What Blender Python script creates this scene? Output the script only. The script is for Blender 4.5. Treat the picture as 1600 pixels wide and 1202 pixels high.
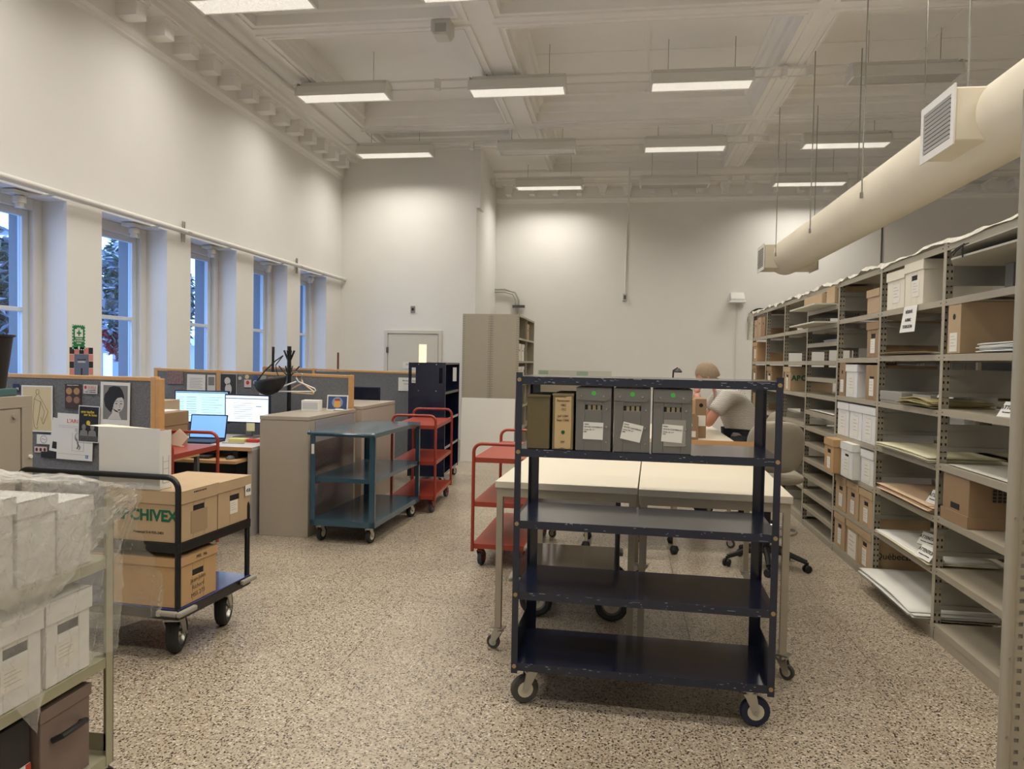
import bpy, bmesh, math, random
from math import sin, cos, pi, radians, atan, tan, sqrt
from mathutils import Vector, Matrix, Euler
random.seed(7)
for o in list(bpy.data.objects): bpy.data.objects.remove(o)
C = bpy.context.scene.collection
scn = bpy.context.scene

# ------------------------------------------------------------------ camera
F = 1155.0; CYAW = atan(166/1155.0); CPIT = atan(.032); CROLL = .0185; CH = 1.5
cd = bpy.data.cameras.new('camera'); cam = bpy.data.objects.new('camera', cd); C.objects.link(cam)
cd.sensor_fit = 'HORIZONTAL'; cd.sensor_width = 36.0; cd.lens = 36.0*F/1600.0
cd.clip_start = .05; cd.clip_end = 200
fw = Vector((-sin(CYAW)*cos(CPIT), cos(CYAW)*cos(CPIT), -sin(CPIT)))
rt = fw.cross(Vector((0, 0, 1))).normalized(); dn = fw.cross(rt)
ix = cos(CROLL)*rt - sin(CROLL)*dn; iy = sin(CROLL)*rt + cos(CROLL)*dn
Mx = Matrix((ix, -iy, -fw)).transposed().to_4x4(); Mx.translation = Vector((0, 0, CH))
cam.matrix_world = Mx
scn.camera = cam

# ------------------------------------------------------------------ world, view
w = bpy.data.worlds.new('world'); scn.world = w; w.use_nodes = True
nt = w.node_tree; nt.nodes.clear()
wo = nt.nodes.new('ShaderNodeOutputWorld'); bg = nt.nodes.new('ShaderNodeBackground')
tc = nt.nodes.new('ShaderNodeTexCoord'); sep = nt.nodes.new('ShaderNodeSeparateXYZ'); rp = nt.nodes.new('ShaderNodeValToRGB')
nt.links.new(tc.outputs['Generated'], sep.inputs[0]); nt.links.new(sep.outputs['Z'], rp.inputs[0])
rp.color_ramp.elements[0].position = 0.0; rp.color_ramp.elements[0].color = (.46, .64, 1.0, 1)
rp.color_ramp.elements[1].position = .6; rp.color_ramp.elements[1].color = (.36, .54, .98, 1)
nt.links.new(rp.outputs[0], bg.inputs[0]); bg.inputs[1].default_value = 3.6
nt.links.new(bg.outputs[0], wo.inputs[0])
vs = scn.view_settings; scn.display_settings.display_device = 'sRGB'
vs.view_transform = 'Standard'; vs.look = 'None'; vs.gamma = 1; vs.use_curve_mapping = False
vs.exposure = 0.0
LAMP_W = 25.0; LAMP_COL = (1.0, .943, .85); LAMP_SPREAD = radians(146)

# ------------------------------------------------------------------ materials
def lin(c):
    r = []
    for v in c:
        v = v/255.0
        r.append(v/12.92 if v <= .04045 else ((v+.055)/1.055)**2.4)
    return tuple(r)+(1.0,)
MATS = {}
def mat(name, col, rough=.5, metal=0, noise=0, nscale=30, bump=0, bscale=80, coat=0, spec=None):
    if name in MATS: return MATS[name]
    m = bpy.data.materials.new(name); m.use_nodes = True; t = m.node_tree; b = t.nodes['Principled BSDF']
    b.inputs['Base Color'].default_value = lin(col); b.inputs['Roughness'].default_value = rough; b.inputs['Metallic'].default_value = metal
    if coat: b.inputs['Coat Weight'].default_value = coat; b.inputs['Coat Roughness'].default_value = .08
    if spec is not None: b.inputs['Specular IOR Level'].default_value = spec
    if noise or bump:
        co = t.nodes.new('ShaderNodeTexCoord'); n = t.nodes.new('ShaderNodeTexNoise'); n.inputs['Scale'].default_value = nscale; n.inputs['Detail'].default_value = 4
        t.links.new(co.outputs['Object'], n.inputs['Vector'])
        if noise:
            mr = t.nodes.new('ShaderNodeMapRange'); mr.inputs[3].default_value = 1-noise; mr.inputs[4].default_value = 1+noise*.6
            t.links.new(n.outputs[0], mr.inputs[0])
            mx = t.nodes.new('ShaderNodeMix'); mx.data_type = 'RGBA'; mx.blend_type = 'MULTIPLY'; mx.inputs[0].default_value = 1
            mx.inputs[6].default_value = lin(col); t.links.new(mr.outputs[0], mx.inputs[7]); t.links.new(mx.outputs[2], b.inputs['Base Color'])
        if bump:
            n2 = t.nodes.new('ShaderNodeTexNoise'); n2.inputs['Scale'].default_value = bscale; n2.inputs['Detail'].default_value = 3
            t.links.new(co.outputs['Object'], n2.inputs['Vector'])
            bp = t.nodes.new('ShaderNodeBump'); bp.inputs['Strength'].default_value = bump; bp.inputs['Distance'].default_value = .01
            t.links.new(n2.outputs[0], bp.inputs['Height']); t.links.new(bp.outputs[0], b.inputs['Normal'])
    MATS[name] = m; return m
def emis(name, col, s):
    m = bpy.data.materials.new(name); m.use_nodes = True; t = m.node_tree; b = t.nodes['Principled BSDF']
    b.inputs['Base Color'].default_value = lin(col); b.inputs['Emission Color'].default_value = lin(col); b.inputs['Emission Strength'].default_value = s
    MATS[name] = m; return m

wallm = mat('white_wall_paint', (234, 232, 227), .6, noise=.03, nscale=3, bump=.05, bscale=60)
ceilm = mat('ceiling_paint', (242, 240, 236), .65, noise=.03, nscale=4)
trimw = mat('white_trim', (224, 222, 216), .4)
concrete = mat('exterior_concrete', (128, 132, 140), .9, noise=.25, nscale=90, bump=.4, bscale=120)
sillm = mat('sill_stone', (200, 198, 192), .5)
shelfm = mat('beige_enamel', (166, 157, 138), .38, noise=.05, nscale=12)
cabm = mat('cabinet_enamel', (170, 160, 144), .33, noise=.04, nscale=8)
panelb = mat('back_panel_enamel', (140, 136, 124), .42, noise=.05, nscale=9)
slotm = mat('slot_dark', (28, 26, 24), .8)  # near-black that paints in the shade inside holes and slots; rivets share it
oak = mat('oak_trim', (205, 158, 100), .45, noise=.15, nscale=25)
kraft = mat('kraft_board', (184, 158, 124), .75, noise=.10, nscale=7, bump=.08, bscale=40)
kraft2 = mat('kraft_board_orange', (186, 150, 106), .75, noise=.10, nscale=7, bump=.08, bscale=40)
kraft3 = mat('kraft_board_brown', (152, 124, 92), .75, noise=.10, nscale=7, bump=.08, bscale=40)
kraftin = mat('kraft_inside', (170, 130, 84), .85)
whitebox = mat('white_board', (222, 220, 214), .7, noise=.04, nscale=9)
creambox = mat('cream_board', (226, 218, 198), .7, noise=.04, nscale=9)
paper = mat('paper', (228, 226, 218), .8)
paperlab = mat('label_paper', (226, 221, 208), .7)
inkm = mat('ink', (40, 38, 36), .7)
greenink = mat('green_ink', (22, 92, 66), .6)
plasticgrey = mat('grey_corrugated_plastic', (112, 110, 104), .42, noise=.05, nscale=50)
navy = mat('navy_enamel', (19, 26, 48), .22, noise=.25, nscale=14, coat=.4)
teal = mat('teal_enamel', (46, 76, 90), .25, noise=.10, nscale=9, coat=.3)
red = mat('red_enamel', (152, 58, 40), .35, noise=.10, nscale=9)
blackm = mat('black_enamel', (20, 20, 22), .3)
rubber = mat('black_rubber', (34, 33, 33), .7)
rubberg = mat('grey_rubber', (70, 68, 62), .7)
chrome = mat('zinc_steel', (190, 188, 182), .28, 1)
steel = mat('bright_steel', (170, 168, 162), .35, 1)
brass = mat('bolt_brass', (170, 150, 110), .35, .8)
hubm = mat('cream_hub', (196, 190, 168), .5)
bumperm = mat('grey_bumper', (150, 144, 132), .7)
tabletop = mat('cream_laminate', (214, 205, 184), .35)
tableleg = mat('table_enamel', (168, 157, 136), .4)
chairm = mat('chair_vinyl', (158, 150, 132), .6, noise=.05, nscale=30)
blackpl = mat('black_plastic', (24, 24, 25), .45)
fabric = mat('panel_fabric', (124, 125, 126), .95, noise=.6, nscale=110, bump=.5, bscale=240)
duct = mat('duct_canvas', (226, 217, 196), .7, noise=.06, nscale=3, bump=.15, bscale=12)
wood = mat('desk_wood', (190, 150, 104), .45, noise=.12, nscale=12)
greyd = mat('grey_dark', (80, 80, 80), .6)
skinm = mat('skin', (206, 150, 126), .55)
hairm = mat('hair_grey_blond', (146, 126, 102), .8, noise=.3, nscale=60)
trousers = mat('dark_trousers', (40, 42, 48), .85)
foliage1 = mat('leaf_green', (92, 116, 100), .6); foliage2 = mat('leaf_snow', (206, 216, 232), .6); foliage3 = mat('leaf_red', (150, 52, 60), .6)

def terrazzo():
    m = bpy.data.materials.new('terrazzo'); m.use_nodes = True; t = m.node_tree; b = t.nodes['Principled BSDF']
    g = t.nodes.new('ShaderNodeNewGeometry')
    def vor(sc, warp=.3):
        n = t.nodes.new('ShaderNodeTexNoise'); n.inputs['Scale'].default_value = sc*1.3; t.links.new(g.outputs['Position'], n.inputs['Vector'])
        mxv = t.nodes.new('ShaderNodeMix'); mxv.data_type = 'VECTOR'; mxv.inputs[0].default_value = 1
        vm = t.nodes.new('ShaderNodeVectorMath'); vm.operation = 'MULTIPLY_ADD'; vm.inputs[1].default_value = (warp/sc,)*3
        t.links.new(n.outputs['Color'], vm.inputs[0]); t.links.new(g.outputs['Position'], vm.inputs[2])
        v = t.nodes.new('ShaderNodeTexVoronoi'); v.inputs['Scale'].default_value = sc; t.links.new(vm.outputs[0], v.inputs['Vector'])
        s = t.nodes.new('ShaderNodeSeparateColor'); t.links.new(v.outputs['Color'], s.inputs[0]); return v, s
    v1, s1 = vor(78, .8); v2, s2 = vor(170, .8)
    r1 = t.nodes.new('ShaderNodeValToRGB'); r1.color_ramp.interpolation = 'CONSTANT'
    el = r1.color_ramp.elements; el[0].position = 0; el[0].color = lin((60, 50, 42)); el[1].position = .12; el[1].color = lin((116, 92, 74))
    for p, c in ((.22, (172, 158, 138)), (.45, (192, 180, 160)), (.62, (158, 143, 121)), (.85, (208, 199, 182))):
        e = el.new(p); e.color = lin(c)
    t.links.new(s1.outputs[0], r1.inputs[0])
    r2 = t.nodes.new('ShaderNodeValToRGB'); r2.color_ramp.interpolation = 'CONSTANT'
    el = r2.color_ramp.elements; el[0].position = 0; el[0].color = lin((54, 46, 39)); el[1].position = .16; el[1].color = lin((164, 150, 130))
    e = el.new(.6); e.color = lin((182, 170, 149))
    t.links.new(s2.outputs[1], r2.inputs[0])
    gt = t.nodes.new('ShaderNodeMath'); gt.operation = 'GREATER_THAN'; gt.inputs[1].default_value = .40; t.links.new(v1.outputs['Distance'], gt.inputs[0])
    mx = t.nodes.new('ShaderNodeMix'); mx.data_type = 'RGBA'; t.links.new(gt.outputs[0], mx.inputs[0]); t.links.new(r1.outputs[0], mx.inputs[6]); t.links.new(r2.outputs[0], mx.inputs[7])
    n = t.nodes.new('ShaderNodeTexNoise'); n.inputs['Scale'].default_value = 1.6; n.inputs['Detail'].default_value = 5; t.links.new(g.outputs['Position'], n.inputs['Vector'])
    mr = t.nodes.new('ShaderNodeMapRange'); mr.inputs[1].default_value = .3; mr.inputs[2].default_value = .7; mr.inputs[3].default_value = .86; mr.inputs[4].default_value = 1.06; t.links.new(n.outputs[0], mr.inputs[0])
    m2 = t.nodes.new('ShaderNodeMix'); m2.data_type = 'RGBA'; m2.blend_type = 'MULTIPLY'; m2.inputs[0].default_value = 1
    t.links.new(mx.outputs[2], m2.inputs[6]); t.links.new(mr.outputs[0], m2.inputs[7]); t.links.new(m2.outputs[2], b.inputs['Base Color'])
    b.inputs['Roughness'].default_value = .3
    return m
terr = terrazzo()

def sheetmat(name, col, alpha, rough=.2, cs=22, bstr=.9):
    m = bpy.data.materials.new(name); m.use_nodes = True; t = m.node_tree; b = t.nodes['Principled BSDF']; out = t.nodes['Material Output']
    b.inputs['Base Color'].default_value = lin(col); b.inputs['Roughness'].default_value = rough; b.inputs['Specular IOR Level'].default_value = .8
    co = t.nodes.new('ShaderNodeTexCoord'); n = t.nodes.new('ShaderNodeTexNoise'); n.inputs['Scale'].default_value = cs; n.inputs['Detail'].default_value = 6; n.inputs['Distortion'].default_value = 1.2
    t.links.new(co.outputs['Object'], n.inputs['Vector']); bp = t.nodes.new('ShaderNodeBump'); bp.inputs['Strength'].default_value = bstr; bp.inputs['Distance'].default_value = .02
    t.links.new(n.outputs[0], bp.inputs['Height']); t.links.new(bp.outputs[0], b.inputs['Normal'])
    tr = t.nodes.new('ShaderNodeBsdfTransparent'); mx = t.nodes.new('ShaderNodeMixShader')
    mr = t.nodes.new('ShaderNodeMapRange'); mr.inputs[1].default_value = .3; mr.inputs[2].default_value = .7; mr.inputs[3].default_value = alpha*.8; mr.inputs[4].default_value = min(1, alpha*1.2)
    t.links.new(n.outputs[0], mr.inputs[0]); t.links.new(mr.outputs[0], mx.inputs[0])
    t.links.new(tr.outputs[0], mx.inputs[1]); t.links.new(b.outputs[0], mx.inputs[2]); t.links.new(mx.outputs[0], out.inputs['Surface'])
    return m
polyA = sheetmat('polythene_thick', (226, 222, 212), .36, .16, 16, .7)
polyB = sheetmat('polythene_thin', (222, 218, 208), .25, .15, 12, .6)
polyC = sheetmat('polythene_dusty', (222, 216, 200), .93, .4, 30, .6)
def glassm():
    m = bpy.data.materials.new('window_glass'); m.use_nodes = True; t = m.node_tree; out = t.nodes['Material Output']
    gl = t.nodes.new('ShaderNodeBsdfGlossy'); gl.inputs['Roughness'].default_value = .02
    tr = t.nodes.new('ShaderNodeBsdfTransparent'); tr.inputs[0].default_value = (.86, .94, 1, 1); mx = t.nodes.new('ShaderNodeMixShader'); mx.inputs[0].default_value = .06
    t.links.new(tr.outputs[0], mx.inputs[1]); t.links.new(gl.outputs[0], mx.inputs[2]); t.links.new(mx.outputs[0], out.inputs['Surface'])
    return m
glass = glassm()
def lensm(name, s, col):
    m = bpy.data.materials.new(name); m.use_nodes = True; t = m.node_tree; b = t.nodes['Principled BSDF']
    co = t.nodes.new('ShaderNodeTexCoord'); ck = t.nodes.new('ShaderNodeTexVoronoi'); ck.inputs['Scale'].default_value = 70; ck.feature = 'F1'
    t.links.new(co.outputs['Object'], ck.inputs['Vector'])
    mr = t.nodes.new('ShaderNodeMapRange'); mr.inputs[2].default_value = .8; mr.inputs[3].default_value = 1.2*s; mr.inputs[4].default_value = .5*s; t.links.new(ck.outputs['Distance'], mr.inputs[0])
    b.inputs['Base Color'].default_value = lin(col); b.inputs['Roughness'].default_value = .2; b.inputs['Emission Color'].default_value = (1, .93, .82, 1)
    if s > 0: t.links.new(mr.outputs[0], b.inputs['Emission Strength'])
    bp = t.nodes.new('ShaderNodeBump'); bp.inputs['Strength'].default_value = .6; bp.inputs['Distance'].default_value = .004; t.links.new(ck.outputs['Distance'], bp.inputs['Height']); t.links.new(bp.outputs[0], b.inputs['Normal'])
    return m
lens_on = lensm('prismatic_lens_lit', .8, (230, 228, 220)); lens_off = lensm('prismatic_lens', 0, (190, 188, 182))
def stripem():
    m = bpy.data.materials.new('striped_shirt'); m.use_nodes = True; t = m.node_tree; b = t.nodes['Principled BSDF']
    co = t.nodes.new('ShaderNodeTexCoord'); wv = t.nodes.new('ShaderNodeTexWave'); wv.inputs['Scale'].default_value = 26; wv.inputs['Distortion'].default_value = 2.5; wv.bands_direction = 'Z'; wv.inputs['Detail'].default_value = 2
    t.links.new(co.outputs['Object'], wv.inputs['Vector']); r = t.nodes.new('ShaderNodeValToRGB')
    r.color_ramp.elements[0].position = .3; r.color_ramp.elements[0].color = lin((128, 122, 112)); r.color_ramp.elements[1].position = .6; r.color_ramp.elements[1].color = lin((214, 208, 196))
    t.links.new(wv.outputs[0], r.inputs[0]); t.links.new(r.outputs[0], b.inputs['Base Color']); b.inputs['Roughness'].default_value = .9
    return m
shirtm = stripem()

# ------------------------------------------------------------------ mesh builder
class M:
    def __init__(s): s.v = []; s.f = []; s.m = []
    def add(s, vs_, fs, mi=0, T=None):
        o = len(s.v)
        for p in vs_:
            p = Vector(p); s.v.append(tuple(T @ p) if T else tuple(p))
        for f in fs: s.f.append([i+o for i in f]); s.m.append(mi)
        return s
    def box(s, x0, x1, y0, y1, z0, z1, mi=0, T=None):
        return s.add([(x0, y0, z0), (x1, y0, z0), (x1, y1, z0), (x0, y1, z0), (x0, y0, z1), (x1, y0, z1), (x1, y1, z1), (x0, y1, z1)],
                     [(0, 3, 2, 1), (4, 5, 6, 7), (0, 1, 5, 4), (1, 2, 6, 5), (2, 3, 7, 6), (3, 0, 4, 7)], mi, T)
    def cyl(s, p0, p1, r, n=12, r2=None, mi=0, T=None, cap=True):
        p0 = Vector(p0); p1 = Vector(p1); d = (p1-p0).normalized(); a = d.orthogonal().normalized(); b = d.cross(a); r2 = r if r2 is None else r2
        vs_ = []
        for (p, q) in ((p0, r), (p1, r2)):
            for i in range(n): t = 2*pi*i/n; vs_.append(p+a*cos(t)*q+b*sin(t)*q)
        fs = [(i, (i+1) % n, n+(i+1) % n, n+i) for i in range(n)]
        if cap: fs += [tuple(range(n-1, -1, -1)), tuple(range(n, 2*n))]
        return s.add(vs_, fs, mi, T)
    def tube(s, pts, r, n=8, mi=0, T=None, cap=True):
        pts = [Vector(p) for p in pts]; vs_ = []; ref = None
        for k, p in enumerate(pts):
            d = (pts[min(k+1, len(pts)-1)]-pts[max(k-1, 0)]).normalized()
            if ref is None: ref = d.orthogonal().normalized()
            a = (ref-d*ref.dot(d)).normalized(); ref = a; b = d.cross(a); rr = r[k] if isinstance(r, (list, tuple)) else r
            for i in range(n): t = 2*pi*i/n; vs_.append(p+a*cos(t)*rr+b*sin(t)*rr)
        fs = []
        for k in range(len(pts)-1):
            for i in range(n): fs.append((k*n+i, k*n+(i+1) % n, (k+1)*n+(i+1) % n, (k+1)*n+i))
        if cap: fs += [tuple(range(n-1, -1, -1)), tuple(range((len(pts)-1)*n, len(pts)*n))]
        return s.add(vs_, fs, mi, T)
    def lathe(s, prof, n=20, c=(0, 0, 0), axis='z', mi=0, T=None):
        vs_ = []
        for (r, h) in prof:
            for i in range(n):
                t = 2*pi*i/n; a, b = r*cos(t), r*sin(t)
                q = (a, b, h) if axis == 'z' else ((h, a, b) if axis == 'x' else (a, h, b))
                vs_.append((q[0]+c[0], q[1]+c[1], q[2]+c[2]))
        fs = []
        for k in range(len(prof)-1):
            for i in range(n): fs.append((k*n+i, k*n+(i+1) % n, (k+1)*n+(i+1) % n, (k+1)*n+i))
        return s.add(vs_, fs, mi, T)
    def prism(s, poly, axis, a0, a1, mi=0, T=None):
        n = len(poly); vs_ = []
        for a in (a0, a1):
            for (u, v) in poly: vs_.append((a, u, v) if axis == 'x' else ((u, a, v) if axis == 'y' else (u, v, a)))
        fs = [tuple(range(n-1, -1, -1)), tuple(range(n, 2*n))]+[(i, (i+1) % n, n+(i+1) % n, n+i) for i in range(n)]
        return s.add(vs_, fs, mi, T)
    def grid(s, fn, nu, nv, mi=0):
        vs_ = [fn(i/nu, j/nv) for i in range(nu+1) for j in range(nv+1)]
        fs = [(i*(nv+1)+j, (i+1)*(nv+1)+j, (i+1)*(nv+1)+j+1, i*(nv+1)+j+1) for i in range(nu) for j in range(nv)]
        return s.add(vs_, fs, mi)
    def build(s, name, mats, parent=None, smooth=False, bevel=0, kind=None, loc=None, rz=0, label=None):
        me = bpy.data.meshes.new(name); me.from_pydata(s.v, [], s.f)
        if not isinstance(mats, (list, tuple)): mats = [mats]
        for m_ in mats: me.materials.append(m_)
        if len(mats) > 1: me.polygons.foreach_set('material_index', s.m)
        bm = bmesh.new(); bm.from_mesh(me); bmesh.ops.recalc_face_normals(bm, faces=bm.faces); bm.to_mesh(me); bm.free()
        if smooth:
            me.polygons.foreach_set('use_smooth', [True]*len(me.polygons))
            try: me.set_sharp_from_angle(angle=radians(40))
            except Exception: pass
        o = bpy.data.objects.new(name, me); C.objects.link(o)
        if parent: o.parent = parent
        if loc: o.location = loc
        if rz: o.rotation_euler = (0, 0, rz)
        if bevel:
            b = o.modifiers.new('bevel', 'BEVEL'); b.width = bevel; b.segments = 2; b.limit_method = 'ANGLE'; b.angle_limit = radians(50)
        if kind: o['kind'] = kind
        if label: o['label'] = label
        return o
def bx(*a, mi=0): return M().box(*a, mi=mi)
def thing(name, label, cat, loc=(0, 0, 0), rz=0, group=None):
    o = bpy.data.objects.new(name, None); o.empty_display_size = .1; C.objects.link(o); o.location = loc; o.rotation_euler = (0, 0, rz)
    o['label'] = label; o['category'] = cat
    if group: o['group'] = group
    return o
def tag(o, label, cat, group=None):
    o['label'] = label; o['category'] = cat
    if group: o['group'] = group
    return o
KIDS = {}
def dup(root, loc, rz=0, label=None, group=None, parent=None):
    r = root.copy(); C.objects.link(r); r.location = loc; r.rotation_euler = (0, 0, rz)
    if label: r['label'] = label
    if group: r['group'] = group
    for ch in list(root.children):
        c = ch.copy(); C.objects.link(c); c.parent = r
        for g in ch.children:
            d = g.copy(); C.objects.link(d); d.parent = c
    return r
def text(s, name, size, T, m, parent, depth=.0006, align='CENTER', bold=0):
    cu = bpy.data.curves.new(name, 'FONT'); cu.body = s; cu.size = size; cu.extrude = depth; cu.align_x = align; cu.offset = bold
    ob = bpy.data.objects.new('tmp', cu); C.objects.link(ob)
    dg = bpy.context.evaluated_depsgraph_get(); me = bpy.data.meshes.new_from_object(ob.evaluated_get(dg)); bpy.data.objects.remove(ob)
    me.transform(T); me.materials.clear(); me.materials.append(m)
    o = bpy.data.objects.new(name, me); C.objects.link(o); o.parent = parent; return o
def FY(x, y, z, rot=0):   # text plane facing -Y
    return Matrix.Translation((x, y, z)) @ Matrix.Rotation(pi/2, 4, 'X') @ Matrix.Rotation(rot, 4, 'Z')
def FX(x, y, z, rot=0):   # facing +X
    return Matrix.Translation((x, y, z)) @ Matrix.Rotation(pi/2, 4, 'Z') @ Matrix.Rotation(pi/2, 4, 'X') @ Matrix.Rotation(rot, 4, 'Z')
def FNX(x, y, z, rot=0):  # facing -X
    return Matrix.Translation((x, y, z)) @ Matrix.Rotation(-pi/2, 4, 'Z') @ Matrix.Rotation(pi/2, 4, 'X') @ Matrix.Rotation(rot, 4, 'Z')
# ================================================================== SETTING
XL, XR, YB, YL, YF, ZC = -4.87, 8.6, 14.55, 12.5, -2.6, 5.15
RX = -2.46
fl = bx(XL-.2, XR+.1, YF-.1, YB+.1, -.2, -.006).build('floor', mat('floor_joint', (110, 98, 82), .6), kind='structure')
gx = [-4.9, -3.05, -1.31, .42, 1.30, 3.05, 4.8, 6.6, 8.6]; gy = [-2.6, -.85, .9, 2.65, 4.4, 6.15, 7.9, 9.65, 11.4, 13.1, 14.6]
for i in range(len(gx)-1):
    for j in range(len(gy)-1):
        bx(gx[i]+.001, gx[i+1]-.001, gy[j]+.001, gy[j+1]-.001, -.02, 0).build('floor_slab', terr, fl)

# left wall with window openings
opens = [(.53+1.47*k, 1.55+1.47*k) for k in range(-2, 8)]
ZS, ZH = .85, 2.84
wl = M(); wl.box(XL-.26, XL, YF, YL+.1, 0, ZS); wl.box(XL-.26, XL, YF, YL+.1, ZH, 5.7)
prev = YF
for a, b in opens:
    wl.box(XL-.26, XL, prev, a, ZS, ZH); prev = b
wl.box(XL-.26, XL, prev, YL+.1, ZS, ZH)
wl.build('wall_left', wallm, kind='structure')
we = M(); we.box(XL-.62, XL-.36, YF, YL+.1, -.5, ZS-.05); we.box(XL-.62, XL-.36, YF, YL+.1, ZH-.02, 5.7)
prev = YF
for a, b in opens:
    we.box(XL-.56, XL-.30, prev, a+.02, ZS-.05, ZH); prev = b-.02
we.box(XL-.56, XL-.30, prev, YL+.1, ZS-.05, ZH)
we.build('wall_left_outer', concrete, kind='structure')
for k, (a, b) in enumerate(opens):
    wn = thing('window_%d' % (k+1), '', '', (0, 0, 0)); del wn['label']; del wn['category']; wn['kind'] = 'structure'
    f = M(); x0, x1 = XL-.32, XL-.24
    f.box(x0, x1, a, a+.10, ZS, ZH); f.box(x0, x1, b-.10, b, ZS, ZH); f.box(x0, x1, a+.1, b-.1, ZH-.10, ZH); f.box(x0, x1, a+.1, b-.1, ZS, ZS+.08)
    f.build('window_frame', trimw, wn, bevel=.006)
    g = M(); x0, x1 = XL-.34, XL-.29
    g.box(x0, x1, a+.1, a+.17, ZS+.08, ZH-.1); g.box(x0, x1, b-.17, b-.1, ZS+.08, ZH-.1); g.box(x0, x1, a+.17, b-.17, ZH-.16, ZH-.1); g.box(x0, x1, a+.17, b-.17, ZS+.08, ZS+.15); g.box(x0, x1, a+.17, b-.17, 1.85, 1.89)
    sa = g.build('window_sash', mat('sash_white', (214, 222, 232), .4), wn, bevel=.004)
    bx(XL-.318, XL-.314, a+.17, b-.17, ZS+.15, 1.85).build('pane', glass, sa); bx(XL-.318, XL-.314, a+.17, b-.17, 1.89, ZH-.16).build('pane', glass, sa)
    bx(XL-.245, XL+.03, a, b, ZS, ZS+.03).build('window_sill', sillm, wn, bevel=.005)
# other walls
bx(XL-.1, RX, YL, YL+.25, 0, 5.7).build('wall_back_left', wallm, kind='structure')
bx(RX-.2, RX, YL+.25, YB, 0, 5.7).build('wall_back_return', wallm, kind='structure')
bx(RX-.2, XR+.2, YB, YB+.2, 0, 5.7).build('wall_back', wallm, kind='structure')
bx(XR, XR+.2, YF, YB, 0, 5.7).build('wall_right', wallm, kind='structure')
bx(XL-.4, XR+.2, YF-.2, YF, 0, 5.7).build('wall_front', wallm, kind='structure')
for n, a in (('baseboard_back', (RX, XR, YB-.015, YB, 0, .12)), ('baseboard_left', (XL, XL+.015, YF, YL, 0, .12)), ('baseboard_back_left', (XL+.015, RX, YL-.015, YL, 0, .12)), ('baseboard_right', (XR-.015, XR, YF, YB, 0, .12))):
    bx(*a).build(n, mat('baseboard_grey', (196, 192, 184), .5), kind='structure', bevel=.003)

# ceiling: lattice of beams with coffers
cx = [(-4.05, -1.80), (-1.32, 1.83), (2.17, 5.25), (5.6, 8.3)]
cy = [(-2.3, .78), (1.13, 4.28), (4.63, 7.78), (8.13, 11.28), (11.63, 14.15)]
ce = thing('ceiling', '', ''); del ce['label']; del ce['category']; ce['kind'] = 'structure'
T = 5.5
m = M(); y = YF
for a, b in cy: m.box(XL-.1, XR+.1, y, a, ZC, T+.15); y = b
m.box(XL-.1, XR+.1, y, YB+.1, ZC, T+.15)
for a, b in cy:
    x = XL-.1
    for c, d in cx:
        m.box(x, c, a, b, ZC, T+.15); x = d
        if (c, b) == (cx[0][0], cy[4][1]): m.box(c, d, 12.35, b, ZC, T+.15)
    m.box(x, XR+.1, a, b, ZC, T+.15)
m.build('ceiling_beams', ceilm, ce)
def ringprof(x0, x1, y0, y1, prof):
    g = M(); vs_ = []
    for (d, z) in prof:
        d += .003
        vs_ += [(x0+d, y0+d, z), (x1-d, y0+d, z), (x1-d, y1-d, z), (x0+d, y1-d, z)]
    fs = []
    for k in range(len(prof)-1):
        for i in range(4): fs.append((k*4+i, k*4+(i+1) % 4, (k+1)*4+(i+1) % 4, (k+1)*4+i))
    return g.add(vs_, fs)
prof = [(-.03, ZC), (-.03, ZC-.012), (0, ZC-.012), (0, ZC+.11), (.04, ZC+.12), (.05, ZC+.20), (.11, ZC+.24), (.12, ZC+.31), (.16, ZC+.33), (.16, T)]
profL = [(-.03, ZC), (-.03, ZC-.012), (0, ZC-.012), (0, ZC+.10), (.03, ZC+.12), (.03, ZC+.2), (.05, T)]
for i, (x0, x1) in enumerate(cx):
    for j, (y0, y1) in enumerate(cy):
        if i == 0 and j == 4: y1 = 12.35
        pr_ = profL if i == 0 else prof
        ringprof(x0, x1, y0, y1, pr_).build('coffer_moulding', ceilm, ce)
        bx(x0, x1, y0, y1, T-.005, T+.1).build('coffer_panel', ceilm, ce)
        if i in (1, 2):
            xm = (x0+x1)/2; bx(xm-.035, xm+.035, y0+.16, y1-.16, T-.02, T-.005).build('ceiling_batten', ceilm, ce)
            ym = (y0+y1)/2; bx(x0+.16, x1-.16, ym-.012, ym+.012, T-.012, T-.005).build('ceiling_batten', ceilm, ce)
        # raised fillets framing the coffer on the beams
        fr = M()
        for d, e in ((.07, .12),):
            fr.box(x0-e, x1+e, y0-e, y0-d, ZC-.02, ZC); fr.box(x0-e, x1+e, y1+d, y1+e, ZC-.02, ZC); fr.box(x0-e, x0-d, y0-d, y1+d, ZC-.02, ZC); fr.box(x1+d, x1+e, y0-d, y1+d, ZC-.02, ZC)
        fr.build('beam_fillet', ceilm, ce)
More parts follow.
